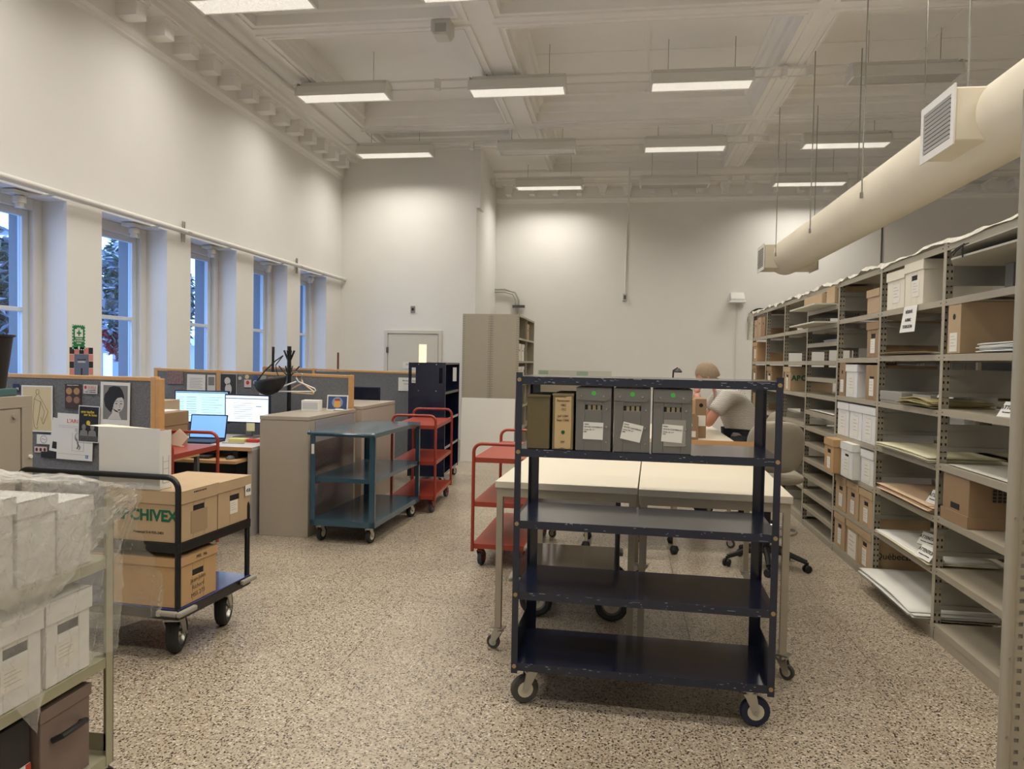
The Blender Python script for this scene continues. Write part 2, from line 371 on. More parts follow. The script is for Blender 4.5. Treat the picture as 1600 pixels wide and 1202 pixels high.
# cornices
cprof = [(0, 4.60), (.03, 4.62), (.03, 4.64), (.055, 4.67), (.055, 4.69), (.04, 4.70), (.04, 4.90), (.07, 4.91), (.30, 4.91), (.30, 4.97), (.33, 4.99), (.34, 5.03), (.42, 5.10), (.42, 5.16), (0, 5.16)]
co = M().prism([(XL+a, z) for a, z in cprof], 'y', YF, YL).build('trim_1', ceilm, kind='structure')
for k in range(-20, 12):
    y = 7.0+.455*k
    q = M(); q.box(XL+.04, XL+.25, y, y+.16, 4.73, 4.91); q.box(XL+.04, XL+.27, y-.012, y+.172, 4.85, 4.88); q.box(XL+.04, XL+.285, y-.022, y+.182, 4.88, 4.91)
    q.build('modillion', ceilm, co)
co2 = M().prism([(YB-a, z) for a, z in cprof], 'x', RX, XR).build('trim_2', ceilm, kind='structure')
for k in range(0, 24):
    x = -2.28+.456*k
    q = M(); q.prism([(x, 4.91), (x, 4.86), (x+.03, 4.73), (x+.13, 4.73), (x+.16, 4.86), (x+.16, 4.91)], 'y', YB-.25, YB-.04); q.box(x-.02, x+.18, YB-.28, YB-.04, 4.88, 4.91)
    q.build('modillion', ceilm, co2)
bx(RX-.02, RX+.06, YL-.02, YL+.35, 4.1, 5.16).build('trim_3', wallm, kind='structure')

# door in the left part of the back wall
d = thing('door_1', '', ''); del d['label']; del d['category']; d['kind'] = 'structure'
doorm = mat('door_paint', (214, 210, 198), .5)
q = M(); q.box(-4.06, -4.0, YL-.03, YL, 0, 2.0); q.box(-3.09, -3.03, YL-.03, YL, 0, 2.0); q.box(-4.0, -3.09, YL-.03, YL, 1.94, 2.0); q.build('door_frame', doorm, d, bevel=.004)
q = M(); q.box(-3.99, -3.44, YL-.018, YL-.002, 0, 1.93); q.box(-3.30, -3.10, YL-.018, YL-.002, 0, 1.93); q.box(-3.44, -3.30, YL-.018, YL-.002, 0, 1.1); q.box(-3.44, -3.30, YL-.018, YL-.002, 1.76, 1.93); q.build('door_leaf', doorm, d)
bx(-3.44, -3.30, YL-.008, YL-.003, 1.1, 1.76).build('door_glass', emis('lit_doorglass', (244, 236, 200), .75), d, label='narrow vision panel lit from the next room')
M().box(-4.02, -3.985, YL-.04, YL-.018, 1.6, 1.7).build('hinge', greyd, d)
M().cyl((-3.16, YL-.018, 1.0), (-3.16, YL-.07, 1.0), .025, 12).build('door_knob', chrome, d, smooth=True)
n = bx(-3.72, -3.52, YL-.024, YL-.019, 1.33, 1.45).build('door_notice', paper); tag(n, 'small white paper notice taped to the beige door', 'sign')
text('Privé', 'lettering', .04, FY(-3.62, YL-.025, 1.39), inkm, n)

# pipe along the left wall above the windows
pr_ = thing('wall_pipe', 'long white pipe running along the left wall above the windows', 'pipe')
M().cyl((XL+.07, YF+.1, 2.87), (XL+.07, YL-.01, 2.87), .03, 12).build('pipe_run', trimw, pr_, smooth=True)
for k, (a, b) in enumerate(opens):
    ym = (a+b)/2+.1
    q = M(); q.tube([(XL+.07, ym+.22, 2.87), (XL+.02, ym+.2, 2.85), (XL-.04, ym+.1, 2.83), (XL-.1, ym, 2.82)], .017, 8); q.cyl((XL-.1, ym, 2.84), (XL-.1, ym, 2.70), .035, 10); q.cyl((XL-.1, ym, 2.74), (XL-.1, ym, 2.79), .05, 10); q.box(XL-.16, XL-.04, ym-.12, ym+.03, 2.80, 2.83)
    q.build('pipe_branch', trimw, pr_, smooth=True)
    if k % 2 == 0:
        q = M(); yy = b+.26
        for dy in (0, .035): q.cyl((XL+.02, yy+dy, 2.76), (XL+.02, yy+dy, 2.99), .008, 6)
        q.box(XL, XL+.1, yy-.02, yy+.06, 2.86, 2.875); q.build('pipe_hanger', chrome, pr_)
# big conduit along the cornice
cd_ = tag(M().tube([(-4.33, YF+.1, 5.0), (-4.33, 9.2, 5.0), (-4.28, 9.35, 4.99)], .032, 10).build('ceiling_conduit', trimw, smooth=True), 'thick white conduit running along under the left cornice', 'conduit')
# exterior: ground, neighbour wall, trees
tag(bx(-14, -5.5, -4, 22, -.6, -.5).build('courtyard_ground', mat('snow_ground', (210, 216, 226), .9)), '', ''); g_ = bpy.data.objects['courtyard_ground']; del g_['label']; del g_['category']; g_['kind'] = 'structure'
nb = thing('courtyard_building', 'pale building with bright vertical windows seen through the second window', 'building', (0, 0, 0))
q = M(); q.box(-10.6, -10, 8.6, 20, -.5, 1.75); q.build('wall', mat('outer_wall_pale', (176, 192, 214), .8), nb)
bx(-10.02, -9.9, 8.6, 20, 1.72, 1.95).build('eaves', mat('outer_white', (232, 238, 246), .6), nb)
for k in range(7): bx(-10.0, -9.96, 9.6+.9*k, 9.82+.9*k, -.3, 1.5).build('window', emis('far_window_lit', (236, 240, 250), .9) if k == 0 else MATS['far_window_lit'], nb)
def tree(cy_, cz, ry, rz_, n, label, redlow=False, cx_=-7.4):
    t = thing('courtyard_tree', label, 'tree', (cx_, cy_, -.5), 0, None)
    M().tube([(0, 0, 0), (.05, .05, 1.2), (-.1, 0, 2.2), (.05, .1, 3.0)], [.06, .05, .035, .015], 8).build('trunk', mat('bark', (80, 70, 62), .9), t, smooth=True)
    L = M(); rnd = random.Random(int(cy_*10))
    for i in range(n):
        while True:
            p = Vector((rnd.uniform(-1, 1), rnd.uniform(-1, 1), rnd.uniform(-1, 1)))
            if p.length < 1: break
        z = cz+.5+p.z*rz_; pos = Vector((p.x*.55, p.y*ry, z)); s_ = rnd.uniform(.06, .12)
        R_ = Euler((rnd.uniform(-.9, .9), rnd.uniform(-.9, .9), rnd.uniform(0, 6.3))).to_matrix().to_4x4()
        mi = 1 if rnd.random() < .5 else 0
        if redlow and p.z < -.45 and rnd.random() < .85: mi = 2
        L.add([(-s_, 0, 0), (0, -s_*.42, .015), (s_, 0, -.01), (0, s_*.42, .015)], [(0, 1, 2, 3)], mi, Matrix.Translation(pos) @ R_)
    L.build('foliage', [foliage1, foliage2, foliage3], t, kind='stuff')
tree(8.0, 2.15, 1.0, .85, 4200, 'snow dusted leafy tree outside the nearest window')
tree(10.75, 2.35, 1.0, 1.15, 5000, 'snowy tree with dark red lower leaves outside the second window', True)
tree(14.2, 2.1, 1.0, 1.2, 4200, 'snowy leafy tree outside the third window')

# ================================================================== LIGHTS
LK = dict(r0=(6.95, 4.96), r1=(9.40, 4.91), r2=(11.65, 4.78), r3=(13.75, 4.71))
cols = [-3.65, -1.35, .92, 3.25, 5.55]
fix0 = {}
def fixture(x, y, z, on, label):
    key = 'on' if on else 'off'
    if key not in fix0:
        t = thing('ceiling_light', label, 'light', (x, y, z), 0)
        sec = [(-.15, 0), (-.15, .03), (-.12, .13), (-.06, .16), (.06, .16), (.12, .13), (.15, .03), (.15, 0), (.143, 0), (.143, .03), (.115, .122), (-.115, .122), (-.143, .03), (-.143, 0)]
        q = M(); q.prism(sec, 'x', -.60, .60); q.build('housing', trimw, t)
        for s_ in (-1, 1):
            M().prism([(-.155, -.005), (-.155, .05), (-.125, .16), (-.06, .19), (.06, .19), (.125, .16), (.155, .05), (.155, -.005)], 'x', s_*.60, s_*.615).build('end_cap', trimw, t)
        bx(-.60, .60, -.143, .143, .004, .010).build('lens', lens_on if on else lens_off, t, label=None if on else 'dark unlit lens')
        q = M(); q.box(-.6, .6, -.152, -.140, -.004, .006); q.box(-.6, .6, .140, .152, -.004, .006); q.box(-.6, -.588, -.14, .14, -.004, .006); q.box(.588, .6, -.14, .14, -.004, .006); q.build('lens_rim', trimw, t)
        bx(-.58, .58, -.045, .045, .16, .20).build('channel', trimw, t)
        for s_ in (-.4, .4): M().cyl((s_, 0, .2), (s_, 0, .78-.0), .004, 6).build('hanger_rod', steel, t)
        fix0[key] = t
    else:
        t = dup(fix0[key], (x, y, z), 0, label)
    return t
def arealight(x, y, z, wt=1.0):
    L = bpy.data.lights.new('tube_light', 'AREA'); L.shape = 'RECTANGLE'; L.size = 1.14; L.size_y = .26; L.energy = LAMP_W*wt; L.color = LAMP_COL; L.spread = LAMP_SPREAD
    o = bpy.data.objects.new('tube_light', L); C.objects.link(o); o.location = (x, y, z-.003)
    return o
rowsn = {'r0': 'nearest row', 'r1': 'second row from the camera', 'r2': 'third row from the camera', 'r3': 'farthest row by the back wall'}
coln = ['leftmost', 'second from left', 'third from left', 'fourth from left', 'rightmost']
offs = {('r1', 3), ('r2', 1), ('r3', 2), ('r1', 4), ('r2', 4), ('r3', 4)}
for r_, (y, z) in LK.items():
    for c_, x in enumerate(cols):
        if r_ == 'r3' and c_ == 0: continue
        on = (r_, c_) not in offs
        st = 'lit' if on else 'unlit'
        fixture(x, y, z, on, '%s suspended fluorescent light, %s in the %s' % (st, coln[c_], rowsn[r_]))
        if on: arealight(x, y, z)
for y in (4.7, 2.4, .1):
    for c_, x in enumerate(cols):
        fixture(x, y, 4.96, True, 'lit suspended fluorescent light, %s in the %s' % (coln[c_], {4.7: 'row just overhead', 2.4: 'row above the camera', .1: 'row behind the camera'}[y])); arealight(x, y, 4.96)
for k, (r_, (y, z)) in enumerate(LK.items()):
    x0 = XL+.3 if k < 3 else RX+.05
    q = M(); q.cyl((x0+.1, y, z+.185), (XR-.1, y, z+.185), .014, 8); q.cyl((x0+.9, y+.06, z+.10), (XR-.1, y+.06, z+.10), .010, 8)
    for xx in (-2.4, 1.9, 2.2):
        q.box(xx-.03, xx+.03, y-.03, y+.09, z+.08, z+.2)
    tag(q.build('light_rail', trimw, smooth=True), ['white conduit linking the nearest row of lights', 'white conduit linking the second row of lights', 'white conduit linking the third row of lights', 'white conduit linking the farthest row of lights'][k], 'conduit')
# conduit dropping on the back wall with a box
q = thing('wall_conduit', 'thin white vertical conduit ending in a socket box on the back wall', 'conduit', (.09, YB, 0))
M().tube([(0, -.02, 2.83), (.01, -.02, 4.2), (.03, -.03, 4.3), (.03, -.5, 4.95), (.03, -.5, 5.15)], .014, 8).build('tube', trimw, q, smooth=True)
bx(-.04, .04, -.05, 0, 2.70, 2.84).build('socket_box', mat('grey_box', (190, 188, 182), .4), q, bevel=.006); M().box(-.02, .02, -.053, -.05, 2.73, 2.81).build('socket', greyd, q)
q = thing('ceiling_speaker', 'small white boxy siren on the ceiling beside the near light', 'speaker', (-1.97, 7.93, 5.15))
M().prism([(-.11, 0), (-.11, -.12), (-.07, -.17), (.07, -.17), (.11, -.12), (.11, 0)], 'y', -.1, .1).build('housing', mat('siren_white', (206, 204, 198), .5), q, bevel=.01)
bx(-.06, .06, -.108, -.1, -.14, -.05).build('grille', mat('siren_grey', (170, 168, 160), .6), q)
q = thing('emergency_light', 'white hooded light fitting on the back wall with its cable', 'light', (2.19, YB, 2.75))
M().prism([(-.0, .12), (-.06, .12), (-.16, -.0), (-.16, -.05), (0, -.05)], 'x', -.13, .13).build('hood', trimw, q, bevel=.015); bx(-.15, .15, -.18, -.02, -.08, -.045).build('lens', mat('cool_white', (236, 238, 240), .2), q, bevel=.01)
M().cyl((0, -.012, -.08), (0, -.012, -2.3), .012, 6).build('cable', trimw, q)
q = thing('wall_switch', 'small grey metal switch plate on the wall above the door', 'switch', (-3.56, YL, 2.36))
bx(-.04, .04, -.012, 0, -.06, .06).build('plate', steel, q, bevel=.003); bx(-.018, .018, -.02, -.012, -.02, .025).build('toggle', blackpl, q)
q = thing('corner_conduits', 'pair of bent metal conduits coming down behind the tall shelf unit', 'conduit', (0, 0, 0))
for k in range(2):
    M().tube([(RX, YB-.06, 2.86+.05*k), (RX+.2, YB-.06, 2.86+.05*k), (RX+.36+.05*k, YB-.06, 2.82+.03*k), (RX+.42+.06*k, YB-.06, 2.7), (RX+.42+.07*k, YB-.06, 1.5)], .018, 8).build('tube', chrome, q, smooth=True)
bx(RX+.36, RX+.6, YB-.09, YB-.03, 2.55, 2.6).build('clamp', greyd, q)
q = thing('wall_clock', 'round black rimmed clock on the back wall behind the shelving end', 'clock', (2.62, YB, 2.36))
M().lathe([(.0, -.03), (.19, -.03), (.215, -.05), (.225, -.03), (.225, 0)], 28, axis='y').build('rim', blackpl, q, smooth=True); M().cyl((0, -.034, 0), (0, -.031, 0), .19, 28).build('face', paper, q)
tag(M().cyl((4.75, YB-.012, .1), (4.75, YB-.012, 4.6), .014, 6).build('wall_cable', greyd), 'dark vertical cable on the back wall above the shelving', 'cable')

# ================================================================== DUCT
D = thing('air_duct', 'large round canvas-wrapped air duct hanging over the shelving', 'duct', (2.42, 0, 3.10))
pts = []
q = M(); prof_ = [(.25, -2.4), (.252, 2), (.25, 5), (.252, 8), (.25, 11.2), (.245, 11.55), (.20, 11.72), (.12, 11.8), (0, 11.83)]
q.lathe([(r_, y_) for r_, y_ in prof_], 32, axis='y'); q.build('pipe', duct, D, smooth=True)
def grille(y, z, side, nm='outlet'):
    s_ = side
    q = M(); q.box(min(s_*.1, s_*.37), max(s_*.1, s_*.37), y, y+.5, z-.17, z+.17); o_ = q.build(nm, duct, D, bevel=.012)
    g = M(); xx = s_*.38; x0, x1 = sorted((xx, s_*.37))
    g.box(x0, x1, y-.01, y+.04, z-.19, z+.19); g.box(x0, x1, y+.46, y+.51, z-.19, z+.19); g.box(x0, x1, y+.04, y+.46, z+.14, z+.19); g.box(x0, x1, y+.04, y+.46, z-.19, z-.14)
    g.build('grille_frame', trimw, o_)
    g = M()
    for k in range(10):
        zz_ = z-.13+.028*k; g.add([(s_*.374, y+.04, zz_), (s_*.374, y+.46, zz_), (s_*.385, y+.46, zz_+.014), (s_*.385, y+.04, zz_+.014)], [(0, 1, 2, 3)])
    g.build('louvres', trimw, o_); bx(*sorted((s_*.3705, s_*.372)), y+.04, y+.46, z-.14, z+.14).build('grille_dark', slotm, o_)  # dark plate paints in the shade behind the louvres
grille(5.03, .0, -1); grille(11.15, -.02, -1); grille(11.15, -.02, 1)
for yy in (1.4, 3.3, 5.14, 7.2, 9.05, 10.95):
    for s_ in (-1, 1):
        q = M(); q.cyl((s_*.255, yy, -.02), (s_*.255, yy, 2.05), .006, 6); q.box(s_*.255-.012, s_*.255+.012, yy-.02, yy+.02, -.05, .0); q.build('hanging_rod', steel, D)
# ================================================================== OBJECT BUILDERS
def caster(parent, x, y, ztop, r=.05, w_=.028, rot=0, wheel=None, fork=None, hub=None, name='caster'):
    """caster under ztop, wheel touching the floor; local coords of parent"""
    wheel = wheel or rubber; fork = fork or chrome; hub = hub or hubm
    T_ = Matrix.Translation((x, y, 0)) @ Matrix.Rotation(rot, 4, 'Z'); tr = .025
    f = M(); f.box(-.035, .035, -.03, .03, ztop-.006, ztop, T=T_); f.cyl((0, 0, ztop-.006), (0, 0, ztop-.022), .024, 12, T=T_)
    for s_ in (-1, 1):
        y0, y1 = sorted((s_*(w_/2+.003), s_*(w_/2+.007)))
        f.prism([(-.028, ztop-.02), (.024, ztop-.02), (tr+.014, r), (tr, r-.014), (tr-.014, r)], 'y', y0, y1, T=T_)
    f.box(-.028, .024, -w_/2-.005, w_/2+.005, ztop-.026, ztop-.018, T=T_)
    f.cyl((tr, -w_/2-.011, r), (tr, w_/2+.011, r), .007, 8, T=T_)
    o = f.build(name, fork, parent)
    t = M().lathe([(r*.55, -w_/2), (r*.93, -w_/2), (r, -w_/4), (r, w_/4), (r*.93, w_/2), (r*.55, w_/2)], 20, (tr, 0, r), 'y', T=T_); t.build('tyre', wheel, o, smooth=True)
    M().lathe([(0, -w_/2-.001), (r*.56, -w_/2-.001), (r*.56, w_/2+.001), (0, w_/2+.001)], 16, (tr, 0, r), 'y', T=T_).build('hub', hub, o)
    return o
def bigcaster(parent, x, y, ztop, r=.10, w_=.06, rot=0):
    T_ = Matrix.Translation((x, y, 0)) @ Matrix.Rotation(rot, 4, 'Z'); tr = .04
    f = M(); f.box(-.06, .06, -.05, .05, ztop-.008, ztop, T=T_); f.cyl((0, 0, ztop-.008), (0, 0, ztop-.03), .035, 14, T=T_)
    for s_ in (-1, 1):
        y0, y1 = sorted((s_*(w_/2+.006), s_*(w_/2+.012)))
        f.prism([(-.04, ztop-.028), (.03, ztop-.028), (tr+.022, r), (tr, r-.022), (tr-.022, r)], 'y', y0, y1, T=T_)
    f.box(-.04, .03, -w_/2-.01, w_/2+.01, ztop-.036, ztop-.026, T=T_); f.cyl((tr, -w_/2-.02, r), (tr, w_/2+.02, r), .009, 8, T=T_)
    o = f.build('caster', steel, parent)
    pr_ = [(r*.58, -w_*.42), (r*.8, -w_*.5), (r*.95, -w_*.36), (r, -w_*.12), (r*.985, -w_*.1), (r*.985, -w_*.06), (r, -w_*.04), (r, w_*.04), (r*.985, w_*.06), (r*.985, w_*.1), (r, w_*.12), (r*.95, w_*.36), (r*.8, w_*.5), (r*.58, w_*.42)]
    M().lathe(pr_, 28, (tr, 0, r), 'y', T=T_).build('tyre', rubber, o, smooth=True)
    M().lathe([(0, -w_*.30), (r*.2, -w_*.42), (r*.25, -w_*.2), (r*.5, -w_*.2), (r*.6, -w_*.44), (r*.6, w_*.44), (r*.5, w_*.2), (r*.25, w_*.2), (r*.2, w_*.42), (0, w_*.30)], 20, (tr, 0, r), 'y', T=T_).build('rim', chrome, o, smooth=True)
    return o

BN = {}
def bankbox(name, label, loc, w_=.31, d=.38, h=.26, rz=0, m=None, group=None, lab=None, lid=True, hole=True, lidh=.06, style=0, inked=True):
    """box; its face is local -Y, centred on x, base z=0, back at +d"""
    m = m or kraft
    t = thing(name, label, 'box', loc, rz, group)
    hh = h
    q = M(); a = w_/2
    if hole and style != 2:
        hw, h0, h1 = .045, hh-.115, hh-.085
        if style == 1: h0, h1 = hh-.10, hh-.062
        q.box(-a, a, .006, d, 0, hh-.004)
        q.box(-a, -hw, 0, .006, 0, hh-.004); q.box(hw, a, 0, .006, 0, hh-.004); q.box(-hw, hw, 0, .006, 0, h0); q.box(-hw, hw, 0, .006, h1, hh-.004)
    else: q.box(-a, a, 0, d, 0, hh-.004)
    q.build('body', m, t, bevel=.003)
    if hole and style != 2: bx(-hw, hw, .0045, .0058, h0, h1).build('handle_hole', slotm, t)  # dark recessed plate paints in the shade of an open hole
    if hole and style == 2: M().cyl((0, -.001, hh-.08), (0, .001, hh-.08), .016, 12).build('handle_hole', slotm, t)
    if lid:
        q = M(); e = .006; z0 = hh-lidh
        q.box(-a-e, a+e, -e, d+e, hh-.004, hh)
        if style == 1:   # lid flap cut away round the handle
            q.prism([(-a-e, hh), (-a-e, z0), (-.09, z0), (-.05, z0-.0), (.05, z0), (.09, z0), (a+e, z0), (a+e, hh)], 'y', -e, -.001)
        else: q.box(-a-e, a+e, -e, -.001, z0, hh)
        q.box(-a-e, a+e, d+.001, d+e, z0, hh); q.box(-a-e, -a-.001, -.001, d+.001, z0, hh); q.box(a+.001, a+e, -.001, d+.001, z0, hh)
        q.build('lid', m, t, bevel=.0015)
    if lab:
        lx, lz, lw, lh = lab
        o = bx(lx-lw/2, lx+lw/2, -.002, -.0006, lz-lh/2, lz+lh/2).build('paper_label', paperlab, t)
        if inked:
            q = M()
            for k in range(4): q.box(lx-lw*.38, lx+lw*(.3 if k % 2 else .1), -.0024, -.002, lz+lh*(.3-.17*k), lz+lh*(.318-.17*k))
            q.build('print_lines', mat('faint_print', (130, 128, 122), .7), o)
    return t
def tray(t, x0, x1, y0, y1, z, m, lip=.032, th=.002, name='shelf', under=None):
    q = M(); q.box(x0, x1, y0, y1, z-th, z)
    q.box(x0, x1, y0, y0+th, z-lip, z-th); q.box(x0, x1, y1-th, y1, z-lip, z-th); q.box(x0, x0+th, y0+th, y1-th, z-lip, z-th); q.box(x1-th, x1, y0+th, y1-th, z-lip, z-th)
    return q.build(name, m, t)

# ================================================================== NAVY CART (front)
def scratches(parent, x0, x1, y, z0, z1, n, seed=1):
    r = random.Random(seed); q = M()
    for i in range(n):
        x = r.uniform(x0, x1); z = r.uniform(z0, z1); l = r.uniform(.002, .014)*(1+(r.random() < .2)*2)
        q.box(x, x+l, y-.0006, y, z, z+r.uniform(.0008, .003))
    q.build('paint_chips', mat('bare_chip', (128, 136, 146), .5), parent, kind='stuff')
nc = thing('shelf_cart', 'tall navy blue steel shelf cart with five shelves in the foreground', 'cart', (.113, 3.11, 0), radians(-1.9))
W2, D_ = .545, .44
zs = [.195, .507, .815, 1.125, 1.435]
for x in (-W2, W2):
    s_ = 1 if x < 0 else -1
    q = M(); x0, x1 = sorted((x, x+s_*.028)); q.box(x0, x1, 0, .003, .15, 1.452); xa, xb = sorted((x, x+s_*.003)); q.box(xa, xb, .003, .032, .15, 1.452); q.build('post', navy, nc)
    q = M(); x0, x1 = sorted((x, x+s_*.045)); q.box(x0, x1, D_-.003, D_, .15, 1.435); q.box(xa, xb, D_-.045, D_-.003, .15, 1.435); q.build('post', navy, nc)
for k, z in enumerate(zs):
    th = .034
    q = M(); q.box(-W2+.003, W2-.003, .003, D_-.003, z-.004, z+.0)
    q.box(-W2+.028, W2-.028, .0, .003, z-.018, z+.016) if False else q.box(-W2+.003, W2-.003, .003, .006, z-.034, z-.004)
    q.box(-W2+.003, W2-.003, D_-.006, D_-.003, z-.034, z-.004); q.box(-W2+.003, -W2+.006, .006, D_-.006, z-.034, z-.004); q.box(W2-.006, W2-.003, .006, D_-.006, z-.034, z-.004)
    o = q.build('shelf', navy, nc); scratches(o, -W2+.06, W2-.03, .003, z-.030, z+.0, [26, 6, 24, 6, 60][4-k] if False else (60 if k == 4 else 26), k)
    for x in (-W2+.014, W2-.014): M().cyl((x, 0, z-.014), (x, -.004, z-.014), .009, 12).build('bolt', brass, nc)
bx(-W2, -W2+.003, .04, D_-.05, .16, .30).build('gusset', navy, nc); bx(W2-.003, W2, .04, D_-.05, .16, .30).build('gusset', navy, nc)
caster(nc, -.47, .07, .158, .062, .032, radians(115+90), rubberg); caster(nc, .455, .055, .158, .062, .032, radians(8), mat('navy_rubber', (26, 32, 56), .6), chrome)
caster(nc, -.47, D_-.06, .158, .062, .032, radians(60), rubberg); caster(nc, .455, D_-.06, .158, .062, .032, radians(8), MATS['navy_rubber'])
# archival boxes on the cart (cart frame -> world)
CT = Matrix.Translation((.113, 3.11, 0)) @ Matrix.Rotation(radians(-1.9), 4, 'Z')
def oncart(x, y, z): return tuple(CT @ Vector((x, y, z)))
def docbox(label, x, w_, h, m, kind):
    t = thing('document_box', label, 'box', oncart(x+w_/2, .012, 1.126), radians(-1.9), 'archive boxes on the navy cart'); a = w_/2; d = .30
    if kind == 'plastic':
        q = M(); q.box(-a, a, .006, d, 0, h-.004); hw, h0, h1 = .036, h-.094, h-.074
        q.box(-a, -hw, 0, .006, 0, h-.004); q.box(hw, a, 0, .006, 0, h-.004); q.box(-hw, hw, 0, .006, 0, h0); q.box(-hw, hw, 0, .006, h1, h-.004)
        q.build('body', m, t, bevel=.002); bx(-hw, hw, .0050, .0058, h0, h1).build('handle_hole', slotm, t)
        q = M()
        for k in range(3): q.box(-hw+.012+.02*k, -hw+.025+.02*k, .003, .0049, h0, h1)
        q.build('file_edges', mat('file_edge', (150, 138, 112), .8), t)
        fl_ = [(-a, h), (-a, h-.052)]; n = 6
        rr = .030; sgn = 1
        right = [(a-rr+rr*sin(t_*pi/2/n), h-.056+rr-rr*cos(t_*pi/2/n)) for t_ in range(n+1)]
        left = [(-a+rr-rr*cos(t_*pi/2/n), h-.056+rr-rr*sin(t_*pi/2/n)) for t_ in range(n+1)]
        poly = ([(-a, h)]+left if kind and x > .0 + .05 else [(-a, h), (-a, h-.052)])+([(a, h-.056)] if x > .05 else right)+[(a, h)]
        q = M(); q.prism(poly, 'y', -.005, -.001); q.box(-a, a, -.005, d, h-.004, h); q.build('flap', m, t)
        q = M()
        for (xx, zz_) in ((-.052, h-.036), (.042, h-.036), (.055, h-.09), (.055, h-.165), (.055, h-.23)):
            y_ = -.005 if zz_ > h-.05 else 0
            if x > .05 and zz_ < h-.05: xx = -.055
            q.lathe([(0, y_-.003), (.003, y_-.003), (.0045, y_)], 10, (xx, 0, zz_), 'y')
        q.build('rivet', chrome, t)
    else:
        bx(-a, a, 0, d, 0, h-.01).build('body', m, t, bevel=.003); q = M(); q.box(-a-.002, a+.002, -.002, d+.002, h-.012, h); q.build('lid', m, t, bevel=.002)
    return t
def dot(t, x, z, y, r, col, nm): M().cyl((x, y, z), (x, y-.0007, z), r, 20).build('sticker', col, t, label=nm)
gdot = mat('green_sticker', (70, 180, 76), .6); gdot2 = mat('dark_green_sticker', (16, 84, 44), .6)
ol = mat('olive_board', (104, 92, 62), .8, noise=.15, nscale=20); ol2 = mat('olive_board_light', (128, 114, 82), .8, noise=.1, nscale=20)
t = docbox('narrow olive brown document box, leftmost on the navy cart', -.497, .097, .232, ol, 'board')
text('1234', 'handwriting', .014, FY(0, -.003, .205), greyd, t)
t = docbox('tan labelled document box second from the left on the navy cart', -.387, .088, .24, ol2, 'board')
poly = [(-.034, .006), (-.02, .004), (0, .009), (.015, .005), (.034, .006), (.036, .10), (.035, .2), (.036, .228), (.015, .226), (.01, .222), (-.034, .222)]
o = M().prism(poly, 'y', -.0015, -.0005).build('paper_label', mat('tan_label', (196, 170, 124), .8, noise=.08), t)
for s_, z in (('Parlement', .205), ('1882', .186), ('- 552', .168), ('Juil 1284', .140), ('Sept 1286', .122), ('104', .03)): text(s_, 'handwriting', .013, FY(0, -.0022, z), mat('pencil', (92, 78, 60), .8), o)
dot(t, .002, .075, -.0022, .008, gdot2, 'dark green round sticker')
xs_ = [(-.288, .148), (-.128, .150), (.033, .158)]
labs = ['grey corrugated plastic archive box with straight white label, left of the three', 'grey corrugated plastic archive box with tilted white label, middle of the three', 'grey corrugated plastic archive box with doubled labels, right of the three']
for k, (x, w_) in enumerate(xs_):
    t = docbox(labs[k], x, w_, .268, plasticgrey, 'plastic')
    dot(t, .0, .268-.024, -.0052, .0098, gdot, 'bright green round sticker')
    rot = [-.02, -.20, -.06][k]; R_ = Matrix.Translation((-.0, -.001, .085)) @ Matrix.Rotation(-rot, 4, 'Y')
    if k == 2:
        q = M(); q.box(-.034, .055, -.0008, 0, -.038, .072, T=Matrix.Translation((0, -.0005, .07))); q.build('plastic_pocket', mat('pocket', (150, 146, 134), .4), t)
    o = M().box(-.042, .042, -.0012, 0, -.036, .036, T=R_).build('paper_label', paper, t)
    for s_, sz, zz_ in (('P0000003', .005, .026), ('2015-05-15-07-000A-01', .0078, .014), ('Dossier 128 - 217', .006, .003), ('[2/5]', .006, -.006)):
        text(s_, 'lettering', sz, R_ @ FY(-.038, -.0016, zz_), inkm, o, align='LEFT')

# ================================================================== TABLES behind the cart
def worktable(label, loc, rz, w_=.722, d=1.50, h=.88, lead=None):
    t = thing('work_table', label, 'table', loc, rz, 'pairs of cream topped work tables on casters')
    bx(0, w_, 0, d, h-.034, h).build('tabletop', tabletop, t, bevel=.002)
    q = M(); e = .008; q.box(e, w_-e, e, e+.03, h-.079, h-.034); q.box(e, w_-e, d-e-.03, d-e, h-.079, h-.034); q.box(e, e+.03, e+.03, d-e-.03, h-.079, h-.034); q.box(w_-e-.03, w_-e, e+.03, d-e-.03, h-.079, h-.034); q.build('apron', tableleg, t)
    for x in (e, w_-e-.032):
        for y in (e, d-e-.032):
            bx(x, x+.032, y, y+.032, .115, h-.079).build('leg', tableleg, t)
            caster(t, x+.016, y+.016, .118, .036, .022, random.uniform(-.6, .6)+(pi if x < .1 else 0), rubberg)
    return t
worktable('cream topped work table on casters behind the navy cart, left of the front pair', (-.615, 3.735, 0), radians(-2.6))
worktable('cream topped work table on casters behind the navy cart, right of the front pair', (.112, 3.672, 0), radians(-2.6))
worktable('cream topped work table farther back, left one of the rear pair', (-.53, 6.22, 0), 0)
worktable('cream topped work table the man leans on, right one of the rear pair', (.222, 6.20, 0), 0)
# small stand with beige panel between the two pairs of tables
t = thing('rolling_stand', 'small beige panelled metal stand on black ball casters under the tables', 'stand', (-.24, 5.88, 0))
bx(0, .72, 0, .40, .70, .725).build('tabletop', tableleg, t, bevel=.003); bx(.02, .70, .03, .045, .40, .70).build('panel', tableleg, t)
for x in (0, .695):
    for y in (.02, .36):
        bx(x, x+.025, y, y+.025, .07, .70).build('leg', tableleg, t); M().lathe([(0, 0), (.025, .006), (.037, .035), (.025, .064), (0, .07)], 14, (x+.012, y+.012, 0)).build('ball_caster', blackpl, t, smooth=True)

